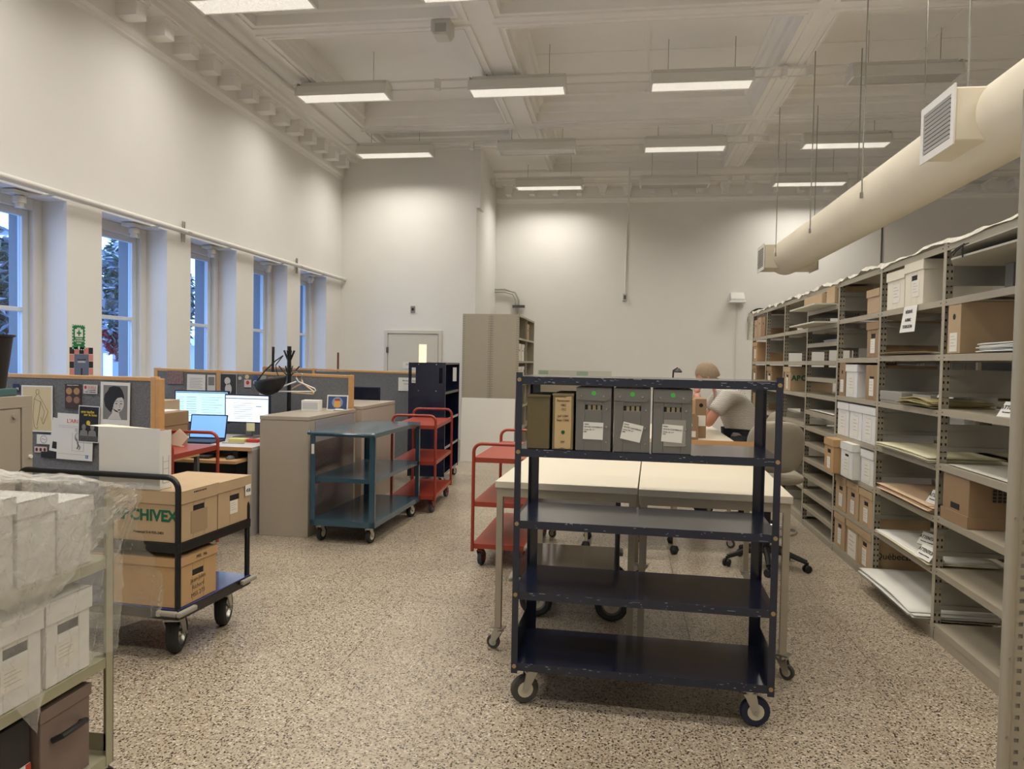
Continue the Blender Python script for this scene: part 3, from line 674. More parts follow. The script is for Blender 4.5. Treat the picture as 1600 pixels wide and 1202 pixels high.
# boxes on the tables
t = thing('box_lid', 'shallow open cardboard tray on the front tables', 'tray', (.24, 4.92, .88), radians(-3))
q = M(); q.box(0, .70, 0, .30, .0, .003); q.box(0, .70, 0, .003, .003, .085); q.box(0, .70, .297, .3, .003, .10); q.box(0, .003, .003, .297, .003, .10); q.box(.697, .70, .003, .297, .003, .10); q.build('tray', kraft2, t)
t = thing('carton', 'open brown carton with label standing on the rear table before the man', 'box', (.46, 6.38, .88))
bx(.19, .28, 0, .30, 0, .33).build('end_panel', kraft3, t, bevel=.003); bx(.186, .19, 0, .30, 0, .33).build('liner', kraft2, t); bx(0, .186, .29, .30, 0, .33).build('back_panel', kraftin, t); bx(0, .186, 0, .29, 0, .20).build('front_panel', kraft3, t)
M().add([(0, -.02, .30), (.12, -.03, .30), (.19, 0, .33), (.0, 0, .33)], [(0, 1, 2, 3)]).build('flap', kraft, t); M().cyl((.235, -.001, .275), (.235, .0, .275), .017, 14).build('handle_hole', slotm, t); bx(.21, .275, -.002, -.0005, .10, .19).build('paper_label', paperlab, t)
t2 = thing('open_carton', 'low brown carton with round handle hole in front of the taller one', 'box', (.46, 6.22, .88), 0)
q = M(); q.box(0, .20, 0, .004, 0, .19); q.box(0, .20, .13, .134, 0, .19); q.box(0, .004, .004, .13, 0, .19); q.box(.196, .20, .004, .13, 0, .19); q.box(0, .2, 0, .134, 0, .004); q.build('body', kraft3, t2)
M().cyl((.13, -.001, .12), (.13, .0, .12), .022, 14).build('handle_hole', mat('hole_light', (220, 212, 190), .8), t2); bx(.09, .18, -.002, -.0005, .02, .07).build('paper_label', paperlab, t2)

# ================================================================== MAN
P = thing('person', 'grey-blond man in a striped short-sleeved shirt hunched over the rear table', 'person', (0, 0, 0))
def skinned(name, verts, edges, m, parent, sub=2, root=0):
    me = bpy.data.meshes.new(name); me.from_pydata([v[0] for v in verts], edges, []); o = bpy.data.objects.new(name, me); C.objects.link(o)
    md = o.modifiers.new('skin', 'SKIN'); 
    for i, v in enumerate(verts):
        r_ = v[1]; me.skin_vertices[0].data[i].radius = (r_, r_) if not isinstance(r_, tuple) else r_
        me.skin_vertices[0].data[i].use_root = (i == root)
    s_ = o.modifiers.new('sub', 'SUBSURF'); s_.levels = sub; s_.render_levels = sub
    dg = bpy.context.evaluated_depsgraph_get(); nm = bpy.data.meshes.new_from_object(o.evaluated_get(dg)); bpy.data.objects.remove(o)
    nm.materials.clear(); nm.materials.append(m); nm.polygons.foreach_set('use_smooth', [True]*len(nm.polygons))
    o = bpy.data.objects.new(name, nm); C.objects.link(o); o.parent = parent; return o
# sits at x~1.15 facing -x, table top .88
MY = 6.95
bv = [((1.16, MY, .78), .13), ((1.13, MY, .95), .12), ((1.06, MY, 1.12), .125), ((.96, MY, 1.25), .10), ((.89, MY, 1.32), .055), ((.86, MY, 1.37), .055),  # 0-5 pelvis..neck..skull base
      ((.97, MY-.17, 1.22), .06), ((.84, MY-.21, 1.05), .048), ((.80, MY-.20, .96), .042), ((.74, MY-.12, 1.10), .034), ((.71, MY-.06, 1.24), .028),       # near arm: shoulder, upper, elbow, forearm, wrist
      ((.97, MY+.17, 1.22), .06), ((.86, MY+.22, 1.02), .048), ((.80, MY+.20, .94), .042), ((.74, MY+.12, 1.09), .034), ((.71, MY+.07, 1.24), .028),
      ((1.12, MY-.10, .76), .085), ((.86, MY-.13, .735), .065), ((.72, MY-.13, .71), .055), ((.74, MY-.13, .40), .05), ((.78, MY-.13, .12), .038),
      ((1.12, MY+.10, .76), .085), ((.86, MY+.13, .735), .065), ((.72, MY+.13, .71), .055), ((.74, MY+.13, .40), .05), ((.78, MY+.13, .12), .038)]
be = [(0, 1), (1, 2), (2, 3), (3, 4), (4, 5), (3, 6), (6, 7), (7, 8), (8, 9), (9, 10), (3, 11), (11, 12), (12, 13), (13, 14), (14, 15), (0, 16), (16, 17), (17, 18), (18, 19), (19, 20), (0, 21), (21, 22), (22, 23), (23, 24), (24, 25)]
body = skinned('body', bv, be, skinm, P)
# head
hq = M(); HC = Vector((.80, MY, 1.395)); HT = Matrix.Translation(HC) @ Matrix.Rotation(radians(-28), 4, 'Y')
def headfn(u, v):
    th = u*2*pi; ph = v*pi; x, y, z = sin(ph)*cos(th), sin(ph)*sin(th), cos(ph)
    rx = .098; 
    px_ = x*rx; py_ = y*.075; pz_ = z*.115
    if z < 0: py_ *= (1+z*.35); px_ = px_*(1+z*.25)-(-z)*.012
    if x < -.75 and abs(y) < .25 and -.45 < z < .1: px_ -= .018*(1-abs(y)/.25)*(1-abs((z+.18)/.3))
    return tuple(HT @ Vector((px_, py_, pz_)))
hq.grid(headfn, 28, 20); hd = hq.build('head', skinm, P, smooth=True)
M().add([tuple(HT @ Vector(p)) for p in ((-.115, -.012, -.01), (-.115, .012, -.01), (-.122, 0, -.035), (-.09, -.016, -.03), (-.09, .016, -.03), (-.095, 0, .02))], [(0, 2, 1), (0, 3, 2), (1, 2, 4), (0, 1, 5), (3, 0, 5), (4, 5, 1)]).build('nose', skinm, hd)
for s_ in (-1, 1):
    M().lathe([(0, -.006), (.016, -.004), (.022, .002), (.012, .006)], 12, (0, s_*.078, -.01), 'y', T=HT).build('ear', skinm, hd, smooth=True)
    M().lathe([(0, 0), (.008, .002), (.009, .006)], 10, (-.093, s_*.030, .012), 'x', T=HT).build('eye', inkm, hd)
M().box(-.100, -.094, -.022, .022, -.066, -.060, T=HT).build('mouth', mat('lips', (170, 100, 90), .6), hd)
def hairfn(u, v):
    th = u*2*pi; ph = v*pi*.62; x, y, z = sin(ph)*cos(th), sin(ph)*sin(th), cos(ph)
    k = 1.09+.02*sin(9*th)*sin(5*ph)
    px_, py_, pz_ = x*.1*k+.008, y*.078*k, z*.118*k
    if x < -.55: pz_ = max(pz_, .055)
    return tuple(HT @ Vector((px_, py_, pz_)))
M().grid(hairfn, 28, 14).build('hair', hairm, P, smooth=True)
# hands with fingers
for s_ in (-1, 1):
    wy = MY+s_*.065-(0 if s_ < 0 else -.005); base = Vector((.71, wy, 1.24)); 
    hv = [((.71, wy, 1.235), .024), ((.715, wy-s_*.01, 1.27), (.03, .016)), ((.72, wy-s_*.015, 1.305), (.034, .014))]; he = [(0, 1), (1, 2)]
    for k in range(4):
        yy = wy-s_*.015+(k-1.5)*.019; L_ = [.8, 1, .95, .75][k]
        i = len(hv); hv += [((.722, yy, 1.318), .009), ((.728+.01, yy, 1.318+.030*L_), .0085), ((.755, yy, 1.318+.048*L_), .008), ((.775, yy, 1.318+.046*L_), .007)]
        he += [(2, i), (i, i+1), (i+1, i+2), (i+2, i+3)]
    i = len(hv); hv += [((.735, wy-s_*.035, 1.275), .010), ((.755, wy-s_*.04, 1.30), .009), ((.765, wy-s_*.035, 1.325), .008)]; he += [(1, i), (i, i+1), (i+1, i+2)]
    skinned('hand', hv, he, skinm, P, 1)
# shirt: torso + short sleeves
sv = [((1.17, MY, .80), (.155, .17)), ((1.14, MY, .93), (.15, .17)), ((1.075, MY, 1.10), (.145, .18)), ((.975, MY, 1.235), (.115, .16)), ((.915, MY, 1.295), .072),
      ((.96, MY-.185, 1.215), .085), ((.875, MY-.215, 1.10), .080), ((.855, MY-.218, 1.07), .082), ((.96, MY+.185, 1.215), .085), ((.875, MY+.215, 1.10), .080), ((.855, MY+.218, 1.07), .082)]
skinned('shirt', sv, [(0, 1), (1, 2), (2, 3), (3, 4), (3, 5), (5, 6), (6, 7), (3, 8), (8, 9), (9, 10)], shirtm, P)
tv = [((1.15, MY, .79), (.14, .16)), ((1.10, MY-.10, .775), .10), ((.86, MY-.13, .735), .075), ((.73, MY-.13, .71), .07), ((.74, MY-.13, .40), .068), ((.77, MY-.13, .13), .062), ((1.10, MY+.10, .775), .10), ((.86, MY+.13, .735), .075), ((.73, MY+.13, .71), .07), ((.74, MY+.13, .40), .068), ((.77, MY+.13, .13), .062)]
skinned('trousers', tv, [(0, 1), (1, 2), (2, 3), (3, 4), (4, 5), (0, 6), (6, 7), (7, 8), (8, 9), (9, 10)], trousers, P)
for s_ in (-1, 1): M().prism([(.66, .02), (.64, .05), (.68, .09), (.76, .13), (.84, .13), (.86, .02)], 'y', MY+s_*.13-.045, MY+s_*.13+.045).build('shoe', blackpl, P, bevel=.012)
t = thing('magnifier_lamp', 'black clip-on magnifier lamp in front of the man', 'lamp', (.52, 6.95, .88))
M().lathe([(0, 0), (.07, 0), (.07, .015), (0, .02)], 16).build('base', blackpl, t); M().tube([(0, 0, .02), (-.03, 0, .3), (-.02, 0, .56), (.02, 0, .585)], .008, 8).build('arm', blackpl, t, smooth=True); M().lathe([(.015, .0), (.04, -.03), (.035, -.04), (0, -.02)], 14, (.02, 0, .58)).build('head', blackpl, t)

# ================================================================== CHAIRS
def chair(label, x, y, rz, seat=.66):
    t = thing('drafting_chair', label, 'chair', (x, y, 0), rz, 'beige drafting chairs')
    for k in range(5):
        a = 2*pi*k/5+.2; c, s_ = cos(a), sin(a)
        q = M(); q.tube([(0.03*c, .03*s_, .13), (.16*c, .16*s_, .115), (.29*c, .29*s_, .075)], [.028, .022, .018], 8); q.build('leg', blackpl, t, smooth=True)
        T_ = Matrix.Translation((.295*c, .295*s_, 0)) @ Matrix.Rotation(a+.8, 4, 'Z')
        q = M()
        for dy in (-.016, .016): q.lathe([(0, dy-.008), (.026, dy-.008), (.029, dy), (.026, dy+.008), (0, dy+.008)], 14, (0, 0, .029), 'y', T=T_)
        q.cyl((0, 0, .03), (0, 0, .075), .01, 8, T=T_); q.build('caster', blackpl, t, smooth=True)
    M().cyl((0, 0, .10), (0, 0, seat-.06), .028, 14).build('gas_column', blackpl, t, smooth=True)
    q = M(); n = 28; q.tube([(.21*cos(2*pi*i/n), .21*sin(2*pi*i/n), .27) for i in range(n+1)], .009, 8)
    for k in range(4): q.cyl((0, 0, .30), (.21*cos(k*pi/2), .21*sin(k*pi/2), .27), .006, 6)
    q.build('foot_ring', chrome, t, smooth=True)
    def pad(u, v):
        th = u*2*pi; r_ = 1.0; sx = abs(cos(th))**.6*(1 if cos(th) > 0 else -1); sy = abs(sin(th))**.6*(1 if sin(th) > 0 else -1)
        ph = (v-.5)*pi; rr = max(0, cos(ph))**.35; return (sx*.24*rr, sy*.235*rr, seat-.0+.045*sin(ph)-.012*(sy*rr)*0)
    M().grid(pad, 28, 12).build('seat', chairm, t, smooth=True)
    M().box(-.1, .1, -.1, .12, seat-.075, seat-.045).build('mechanism', blackpl, t)
    M().tube([(0, .1, seat-.06), (0, .27, seat-.05), (0, .30, seat+.05), (0, .285, seat+.2)], .02, 8).build('back_stem', blackpl, t, smooth=True)
    def bk(u, v):
        th = u*2*pi; sx = abs(cos(th))**.7*(1 if cos(th) > 0 else -1); sz = abs(sin(th))**.7*(1 if sin(th) > 0 else -1)
        ph = (v-.5)*pi; rr = max(0, cos(ph))**.35; X_ = sx*.20*rr; return (X_, .265-1.1*X_*X_+.035*sin(ph)+.04*sz*rr, seat+.24+sz*.19*rr)
    M().grid(bk, 28, 12).build('backrest', chairm, t, smooth=True)
    return t
chair('beige drafting chair with foot ring pushed against the front right table', 1.12, 5.70, radians(180), .68)
chair('beige drafting chair the man sits on at the rear table', 1.14, 6.95, radians(-90), .66)
# ================================================================== TEAL CART
t = thing('shelf_cart', 'low teal three-shelf steel cart standing against the beige cabinets', 'cart', (-2.45, 5.66, 0), radians(-2.0))
W_, D_ = .55, 1.20; tz = .90
tray(t, 0, W_, 0, D_, tz, teal, .035, .003, 'top_shelf'); tray(t, .01, W_-.01, .01, D_-.01, .53, teal, .035, .003); tray(t, 0, W_, 0, D_, .185, teal, .045, .003)
for x in (0, W_-.045):
    for y in (0, D_-.03): 
        q = M(); xs0 = x if x == 0 else W_-.004; q.box(x, x+.045, y if y == 0 else D_-.004, (y+.004) if y == 0 else D_, .14, tz-.035); q.box(xs0, xs0+.004, y, y+.03, .14, tz-.035); q.build('post', teal, t)
M().tube([(.0, -.005, tz+.0), (.0, -.03, tz-.01), (.03, -.04, tz-.01), (W_-.03, -.04, tz-.01), (W_, -.03, tz-.01), (W_, -.005, tz)], .014, 8).build('push_handle', teal, t, smooth=True)
bx(.012, .035, -.002, -.001, .72, .80).build('sticker', paperlab, t)
for x, y, r_ in ((.06, .07, 1.5), (W_-.07, .07, 1.45), (.06, D_-.08, 1.6), (W_-.07, D_-.08, 1.3)): caster(t, x, y, .142, .062, .034, r_+pi*0, rubber, chrome)

# ================================================================== RED CARTS
def redcart(label, loc, rz, W_=.46, D_=.92, z=(.17, .50, .83), hz=.97, m=red):
    t = thing('red_cart', label, 'cart', loc, rz, 'red three shelf trolleys')
    for k, zz_ in enumerate(z): tray(t, .012, W_-.012, .012, D_-.012, zz_, m, .035, .003)
    for y in (.012, D_-.012):
        R_ = .06; pts = [(.012, y, .12)]
        for k in range(6): a = pi-(pi/2)*k/5; pts.append((.012+R_+R_*cos(a), y, hz-R_+R_*sin(a)))
        for k in range(6): a = pi/2-(pi/2)*k/5; pts.append((W_-.012-R_+R_*cos(a), y, hz-R_+R_*sin(a)))
        pts.append((W_-.012, y, .12)); M().tube(pts, .0125, 10).build('handle_frame', m, t, smooth=True)
    for x, y in ((.06, .08), (W_-.06, .08), (.06, D_-.08), (W_-.06, D_-.08)): caster(t, x, y, .135, .055, .03, 1.4, mat('bluegrey_rubber', (58, 66, 78), .6), mat('red_fork', (120, 36, 28), .4), mat('red_hub', (140, 50, 44), .5))
    return t
redcart('red three-shelf trolley between the teal cart and the navy book truck', (-2.17, 6.90, 0), radians(4), .45, 1.02, (.175, .51, .86), .955)
redcart('red three-shelf trolley left of the front work tables', (-1.03, 5.20, 0), radians(-1), .46, 1.15, (.175, .48, .80), .90)
redcart('red trolley half hidden behind the black platform cart by the desk', (-3.30, 4.45, 0), radians(2), .42, .62, (.2, .50, .84), .93)

# ================================================================== NAVY BOOK TRUCK
t = thing('book_truck', 'tall navy double sided book truck with slotted handle ends', 'cart', (-2.44, 8.42, 0), radians(3.2))
W_, D_ = .44, 1.02; zt = 1.46
def slotted(y0, y1):
    q = M(); z0, z1 = 1.22, 1.40
    q.box(0, W_, y0, y1, .12, z0); q.box(0, W_, y0, y1, z1, zt)
    for a, b in ((0, .035), (.085, W_-.085), (W_-.035, W_)): q.box(a, b, y0, y1, z0, z1)
    return q.build('end_panel', navy, t)
slotted(0, .012); slotted(D_-.012, D_)
bx(.005, W_-.005, .012, D_-.012, zt-.02, zt-.005).build('shelf', navy, t)
for z in (.14, .45, .78, 1.10): tray(t, .004, W_-.004, .012, D_-.012, z+.02, navy, .03, .003)
bx(W_/2-.004, W_/2+.004, .012, D_-.012, .16, 1.08).build('centre_panel', navy, t)
for x in (.12, .33):
    for z in (1.13, 1.44, .16): M().cyl((x, 0, z), (x, -.004, z), .007, 10).build('bolt', chrome, t)
for x, y in ((.05, .07), (W_-.05, .07), (.05, D_-.09), (W_-.05, D_-.09)): caster(t, x, y, .125, .05, .03, 1.2, rubber, chrome)

# ================================================================== BEIGE CABINETS
def lowcab(label, x0, x1, y0, y1, h, m=cabm):
    t = thing('lateral_cabinet', label, 'cabinet', (x0, y0, 0), 0, 'low beige side cabinets'); W = x1-x0; L = y1-y0
    bx(0, W, 0, L, 0, h-.035).build('body', m, t, bevel=.002); bx(-.002, W+.004, -.003, L+.003, h-.033, h).build('top', m, t, bevel=.003)
    bx(W, W+.004, .0, .13, 0, h-.04).build('side_frame', m, t); bx(W, W+.004, L-.04, L, 0, h-.04).build('side_frame', m, t)
    return t
c1 = lowcab('beige low cabinet with a tambour front behind the teal cart', -2.955, -2.53, 5.80, 6.90, 1.005)
bx(.427, .4285, .14, 1.05, .03, .96).build('tambour', mat('tambour_grey', (150, 146, 150), .25), c1)
t_ = bx(.4287, .4300, .14, 1.05, .42, .78); t_.build('film_strip', mat('bubble_film', (96, 84, 86), .2, noise=.6, nscale=60), c1)
c2 = lowcab('beige low cabinet behind the first one with a pinkish reflection painted in', -3.02, -2.52, 7.05, 8.15, 1.02, mat('cabinet_pink_reflection', (186, 172, 158), .25))  # pinkish reflection is put into the base colour

# things on the cabinet
t = thing('tissue_box', 'small white paper box on the beige cabinet', 'box', (-2.86, 6.40, 1.005), radians(8))
bx(0, .16, 0, .12, 0, .10).build('body', whitebox, t, bevel=.002); M().box(.01, .15, -.001, 0, .02, .08).build('label', mat('grey_print', (190, 190, 188), .7), t)
t = thing('desk_card', 'blue framed card with an orange figure standing on the beige cabinet', 'picture', (-2.70, 6.60, 1.005), radians(4)); TT = Matrix.Rotation(radians(-8), 4, 'X')
M().box(0, .20, 0, .008, 0, .145, T=TT).build('frame', paper, t); M().box(.01, .19, -.001, 0, .012, .133, T=TT).build('picture', mat('card_blue', (58, 74, 118), .5), t)
M().cyl((.10, -.0012, .075), (.10, -.002, .075), .052, 22, T=TT).build('disc', mat('card_disc', (120, 150, 178), .5), t); M().box(.07, .13, -.003, -.002, .03, .09, T=TT).build('figure', mat('card_orange', (214, 160, 80), .5), t)
M().box(.075, .125, -.003, -.002, .09, .11, T=TT).build('figure_top', mat('card_red', (170, 60, 44), .5), t)
M().tube([(.08, -.04, .004), (.11, -.07, .012), (.16, -.05, .010), (.17, -.03, .006)], .010, 8).build('clip', whitebox, t, smooth=True)

# ================================================================== PARTITIONS
def partition(label, x0, x1, y, z, splits, rake=0, thick=.055, post=True):
    t = thing('cubicle_partition', label, 'partition', (x0, y, 0), 0, 'fabric cubicle partitions')
    xs = [x0]+splits+[x1]; hz_ = lambda x: z-rake*(x-x1)*-1 if False else z+rake*(x1-x)
    for a, b in zip(xs[:-1], xs[1:]):
        zt_ = hz_((a+b)/2); a -= x0; b -= x0
        bx(a+.02, b-.02, .006, thick-.006, .08, zt_-.025).build('fabric_panel', fabric, t)
        za, zb = hz_(a+x0), hz_(b+x0)
        M().add([(a+.02, 0, za-.028), (b-.02, 0, zb-.028), (b-.02, thick, zb-.028), (a+.02, thick, za-.028), (a+.02, 0, za), (b-.02, 0, zb), (b-.02, thick, zb), (a+.02, thick, za)], [(0, 3, 2, 1), (4, 5, 6, 7), (0, 1, 5, 4), (1, 2, 6, 5), (2, 3, 7, 6), (3, 0, 4, 7)]).build('top_rail', oak, t, bevel=.004)
        bx(a+.02, b-.02, 0, thick, .04, .08).build('bottom_rail', oak, t)
    for a in xs: 
        za = hz_(a); a -= x0; bx(a-.02, a+.02, -.002, thick+.002, 0, za+.004).build('post', oak, t, bevel=.004)
    return t
partition('grey fabric partition covered in posters, nearest on the left', -4.84, -3.215, 4.75, 1.338, [], .004)
bx(-3.195, -3.165, 4.745, 4.81, 0, 1.33).build('corner_post', oak, bpy.data.objects['cubicle_partition'], bevel=.004); bpy.data.objects['corner_post'].location = (4.84, -4.75, 0)
partition('grey fabric partition behind the two computer monitors', -4.69, -2.61, 6.97, 1.328, [-4.005], .015)
partition('long grey fabric partition farthest back by the navy book truck', -4.84, -2.50, 9.60, 1.322, [-4.12], .014)

# posters on the near partition (each a flat sheet at its place)
def sheet(name, label, cat, x0, z1, x1, z0, y, m, rot=0, group='posters pinned on the near partition'):
    t = thing(name, label, cat, ((x0+x1)/2, y, (z0+z1)/2), 0, group); t.rotation_euler = (0, rot, 0)
    a, b = (x1-x0)/2, (z1-z0)/2
    bx(-a, a, -.0015, 0, -b, b).build('sheet', m, t); return t, a, b
PY = 4.7555
def flat(t, pts, m, lvl=1, name='print', n3=None): return M().prism(pts, 'y', -.0015-.0006*lvl, -.0015-.0006*(lvl-1)).build(name, m, t)
def ell(cx_, cz, rx, rz, n=20, a0=0, a1=2*pi): return [(cx_+rx*cos(a0+(a1-a0)*i/n), cz+rz*sin(a0+(a1-a0)*i/n)) for i in range(n)]
blackp = mat('print_black', (34, 32, 34), .7); greyp = mat('print_grey', (128, 126, 122), .7); tanp = mat('print_tan', (214, 196, 152), .7); lgrey = mat('print_light', (206, 202, 194), .7)
pencilm = mat('pencil_line', (120, 108, 88), .8); redp = mat('print_red', (196, 66, 48), .7); yelp = mat('print_yellow', (216, 190, 60), .7)
t, a, b = sheet('poster', 'cream costume sketch poster at the left end of the near partition', 'poster', -4.237, 1.261, -3.989, .929, PY-.01, paper)
flat(t, [(-a+.01, -b+.01), (a-.01, -b+.01), (a-.01, b-.01), (-a+.01, b-.01)], tanp)
q = M()
def stroke(q, pts, w_=.0016, y=-.0032):
    for p0, p1 in zip(pts[:-1], pts[1:]):
        d = Vector((p1[0]-p0[0], p1[1]-p0[1])); L_ = d.length
        if L_ < 1e-6: continue
        nx, nz = -d.y/L_*w_, d.x/L_*w_
        q.add([(p0[0]-nx, y, p0[1]-nz), (p1[0]-nx, y, p1[1]-nz), (p1[0]+nx, y, p1[1]+nz), (p0[0]+nx, y, p0[1]+nz)], [(0, 1, 2, 3)])
stroke(q, ell(.005, .12, .013, .018)+[(.018, .12)]); stroke(q, [(0, .10), (-.02, .07), (-.025, .02), (-.03, -.06), (-.02, -.13)]); stroke(q, [(.015, .10), (.04, .06), (.09, -.02), (.05, -.11), (.03, -.06)]); stroke(q, [(-.02, .07), (.03, .05), (.02, -.02), (.0, -.12)]); stroke(q, [(.03, .05), (.06, -.02), (.045, -.08)]); stroke(q, [(-.02, -.13), (-.005, -.145), (.01, -.13)])
q.build('drawing', pencilm, t)
t, a, b = sheet('flyer', 'dark navy card peeking out beside the black bin', 'card', -4.304, 1.269, -4.253, 1.21, PY-.012, mat('navy_card', (30, 40, 70), .6))
text('NJ', 'lettering', .02, FY(.012, -.0022, -.01), paper, t)
t, a, b = sheet('poster', 'small dark brown film flyer with four panels', 'poster', -3.892, 1.278, -3.767, 1.104, PY-.01, mat('film_brown', (66, 44, 34), .6), radians(0))
for k, (u_, v_) in enumerate(((-.5, .42), (.5, .42), (-.5, -.25), (.5, -.3))):
    flat(t, ell(u_*a*.95, v_*b, a*.38, b*.28), mat('film_gold', (176, 136, 88), .6) if k < 2 else mat('film_dim', (150, 112, 86), .6))
text('MUSIQUE CHANTEE', 'lettering', .010, FY(0, -.0022, b-.012), paper, t)
t, a, b = sheet('notice', 'small cream LULU card pinned on the near partition', 'card', -3.747, 1.277, -3.638, 1.212, PY-.01, lgrey, radians(1))
text('LULU', 'lettering', .026, FY(.012, -.0022, .004), redp, t); text('LE FANTÔME', 'lettering', .010, FY(.012, -.0022, -.010), inkm, t); text('CAFÉ - CONCERT', 'lettering', .011, FY(0, -.0022, -.024), inkm, t); flat(t, ell(-.038, .012, .010, .012), redp)
# portrait: generic stylised woman
t, a, b = sheet('poster', 'large black and white portrait of a woman with upswept dark hair', 'poster', -3.612, 1.298, -3.385, .975, PY-.014, paper, radians(1.0))
g0 = [(-a+.022, -b+.06), (a-.018, -b+.06), (a-.018, b-.022), (-a+.022, b-.022)]
flat(t, g0, greyp); 
zt_ = .03
flat(t, [(-.055, -b+.062), (-.02, -.055), (-.022, -.02), (.03, -.045), (.035, -.07), (.05, -b+.062)], lgrey, 2, 'neck')
flat(t, ell(.022, .012, .046, .060, 24), lgrey, 2, 'face')
flat(t, [(-.045, -.04), (-.075, -.01), (-.085, .04), (-.078, .075), (-.055, .10), (-.045, .125), (-.01, .135), (.035, .13), (.055, .105), (.068, .07), (.07, .045), (.052, .058), (.02, .052), (.0, .03), (-.012, .0), (-.018, -.03), (-.03, -.05)], blackp, 3, 'hair')
q = M()
for sx in (.012, .048): q.prism(ell(sx, .012, .008, .0035, 12), 'y', -.0042, -.0036); stroke(q, [(sx-.012, .026), (sx, .031), (sx+.011, .027)], .0014, -.0042)
q.prism(ell(.034, -.032, .012, .004, 12), 'y', -.0042, -.0036); stroke(q, [(.036, .006), (.041, -.012), (.034, -.016)], .0009, -.0042); q.prism(ell(-.014, -.008, .004, .005, 10), 'y', -.0046, -.0042); q.build('features', blackp, t)
t, a, b = sheet('poster', 'white L\'ARG poster with a skull drawing and blue square logo', 'poster', -3.948, 1.067, -3.667, .738, PY-.018, paper, radians(2))
text("L'ARG", 'lettering', .040, FY(-.012, -.0022, .098), redp, t)
q = M(); 
for z in (.075, .064, -.125): q.box(-a+.01, a-.02, -.0022, -.0018, z, z+.0012)
q.box(-.02, -.0188, -.0022, -.0018, -.10, .03); q.box(.07, .0712, -.0022, -.0018, -.10, .03); q.box(-.02, .07, -.0022, -.0018, -.10, -.0988)
for k in range(3): q.box(0, .05, -.0022, -.0018, .055-.008*k, .058-.008*k)
q.build('print_lines', greyp, t)
flat(t, ell(.025, .0, .026, .034), greyp, 1, 'skull'); flat(t, ell(.025, .008, .019, .023), lgrey, 2, 'skull_front')
q = M(); stroke(q, [(.02, -.034), (.03, -.06), (.02, -.085)], .006, -.0022); stroke(q, [(.03, -.055), (.045, -.07), (.035, -.09)], .004, -.0022); q.build('drawing', greyp, t)
flat(t, [(.088, -.148), (.108, -.148), (.108, -.124), (.088, -.124)], mat('logo_blue', (52, 104, 170), .6), 1, 'logo'); M().box(.096, .0995, -.0032, -.0022, -.145, -.127).build('logo_cross', paper, t)
t, a, b = sheet('poster', 'black theatre card with yellow title and two pale busts', 'poster', -3.776, 1.127, -3.613, .869, PY-.024, paper, radians(2))
flat(t, [(-a+.006, -b+.006), (a-.006, -b+.006), (a-.006, b-.006), (-a+.006, b-.006)], blackp)
text('une tache', 'lettering', .026, FY(-.01, -.003, .078), yelp, t, bold=.0006); text('sur la lune', 'lettering', .024, FY(.012, -.003, .058), yelp, t, bold=.0006)
flat(t, ell(-.003, .008, .015, .017), yelp, 2, 'moon'); q = M()
for sx in (-.036, .030): q.prism(ell(sx, -.022, .016, .020), 'y', -.0032, -.0026); q.prism([(sx-.032, -.085), (sx-.026, -.05), (sx, -.036), (sx+.026, -.05), (sx+.032, -.085)], 'y', -.0030, -.0024)
q.build('busts', greyp, t)
flat(t, [(-a+.008, -.118), (a-.008, -.118), (a-.008, -.085), (-a+.008, -.085)], mat('crowd_grey', (90, 88, 84), .7, noise=.7, nscale=90), 2, 'crowd')
t, a, b = sheet('notice', 'white card with a round stamp on the near partition', 'card', -4.116, .911, -4.004, .842, PY-.01, paper, radians(1))
q = M(); stroke(q, ell(0, 0, .025, .027, 24)+[(.025, 0)], .0012, -.0022); stroke(q, [(-.018, 0), (-.006, .006), (.006, -.004), (.018, .002)], .001, -.0022); q.build('stamp', inkm, t)
t, a, b = sheet('notice', 'small strip of three portraits on pale card', 'card', -4.135, .823, -4.034, .781, PY-.01, mat('pale_pink', (214, 190, 184), .7), 0)
for k in range(3): flat(t, ell(-.032+.032*k, 0, .010, .013), mat('brown_print', (92, 50, 40), .7))
sheet('notice', 'black strip card low on the near partition', 'card', -4.08, .789, -3.953, .745, PY-.012, blackp)
t, a, b = sheet('poster', 'tilted sheet mostly hidden behind the L\'ARG poster', 'poster', -4.0, 1.03, -3.88, .79, PY-.012, paper, radians(8)); flat(t, [(-a+.02, -b+.02), (a, -b+.02), (a, -b+.07), (-a+.02, -b+.07)], blackp)
t, a, b = sheet('poster', 'grey photograph of a street and trees low on the near partition', 'poster', -3.623, .932, -3.35, .62, PY-.012, paper); flat(t, [(-a+.006, -b), (a, -b), (a, b-.006), (-a+.006, b-.006)], mat('photo_grey', (120, 112, 100), .7, noise=.6, nscale=40)); flat(t, [(-a+.006, -b), (-.02, -b), (-.09, .08), (-a+.006, .13)], mat('photo_dark', (84, 78, 70), .7), 2, 'roof')

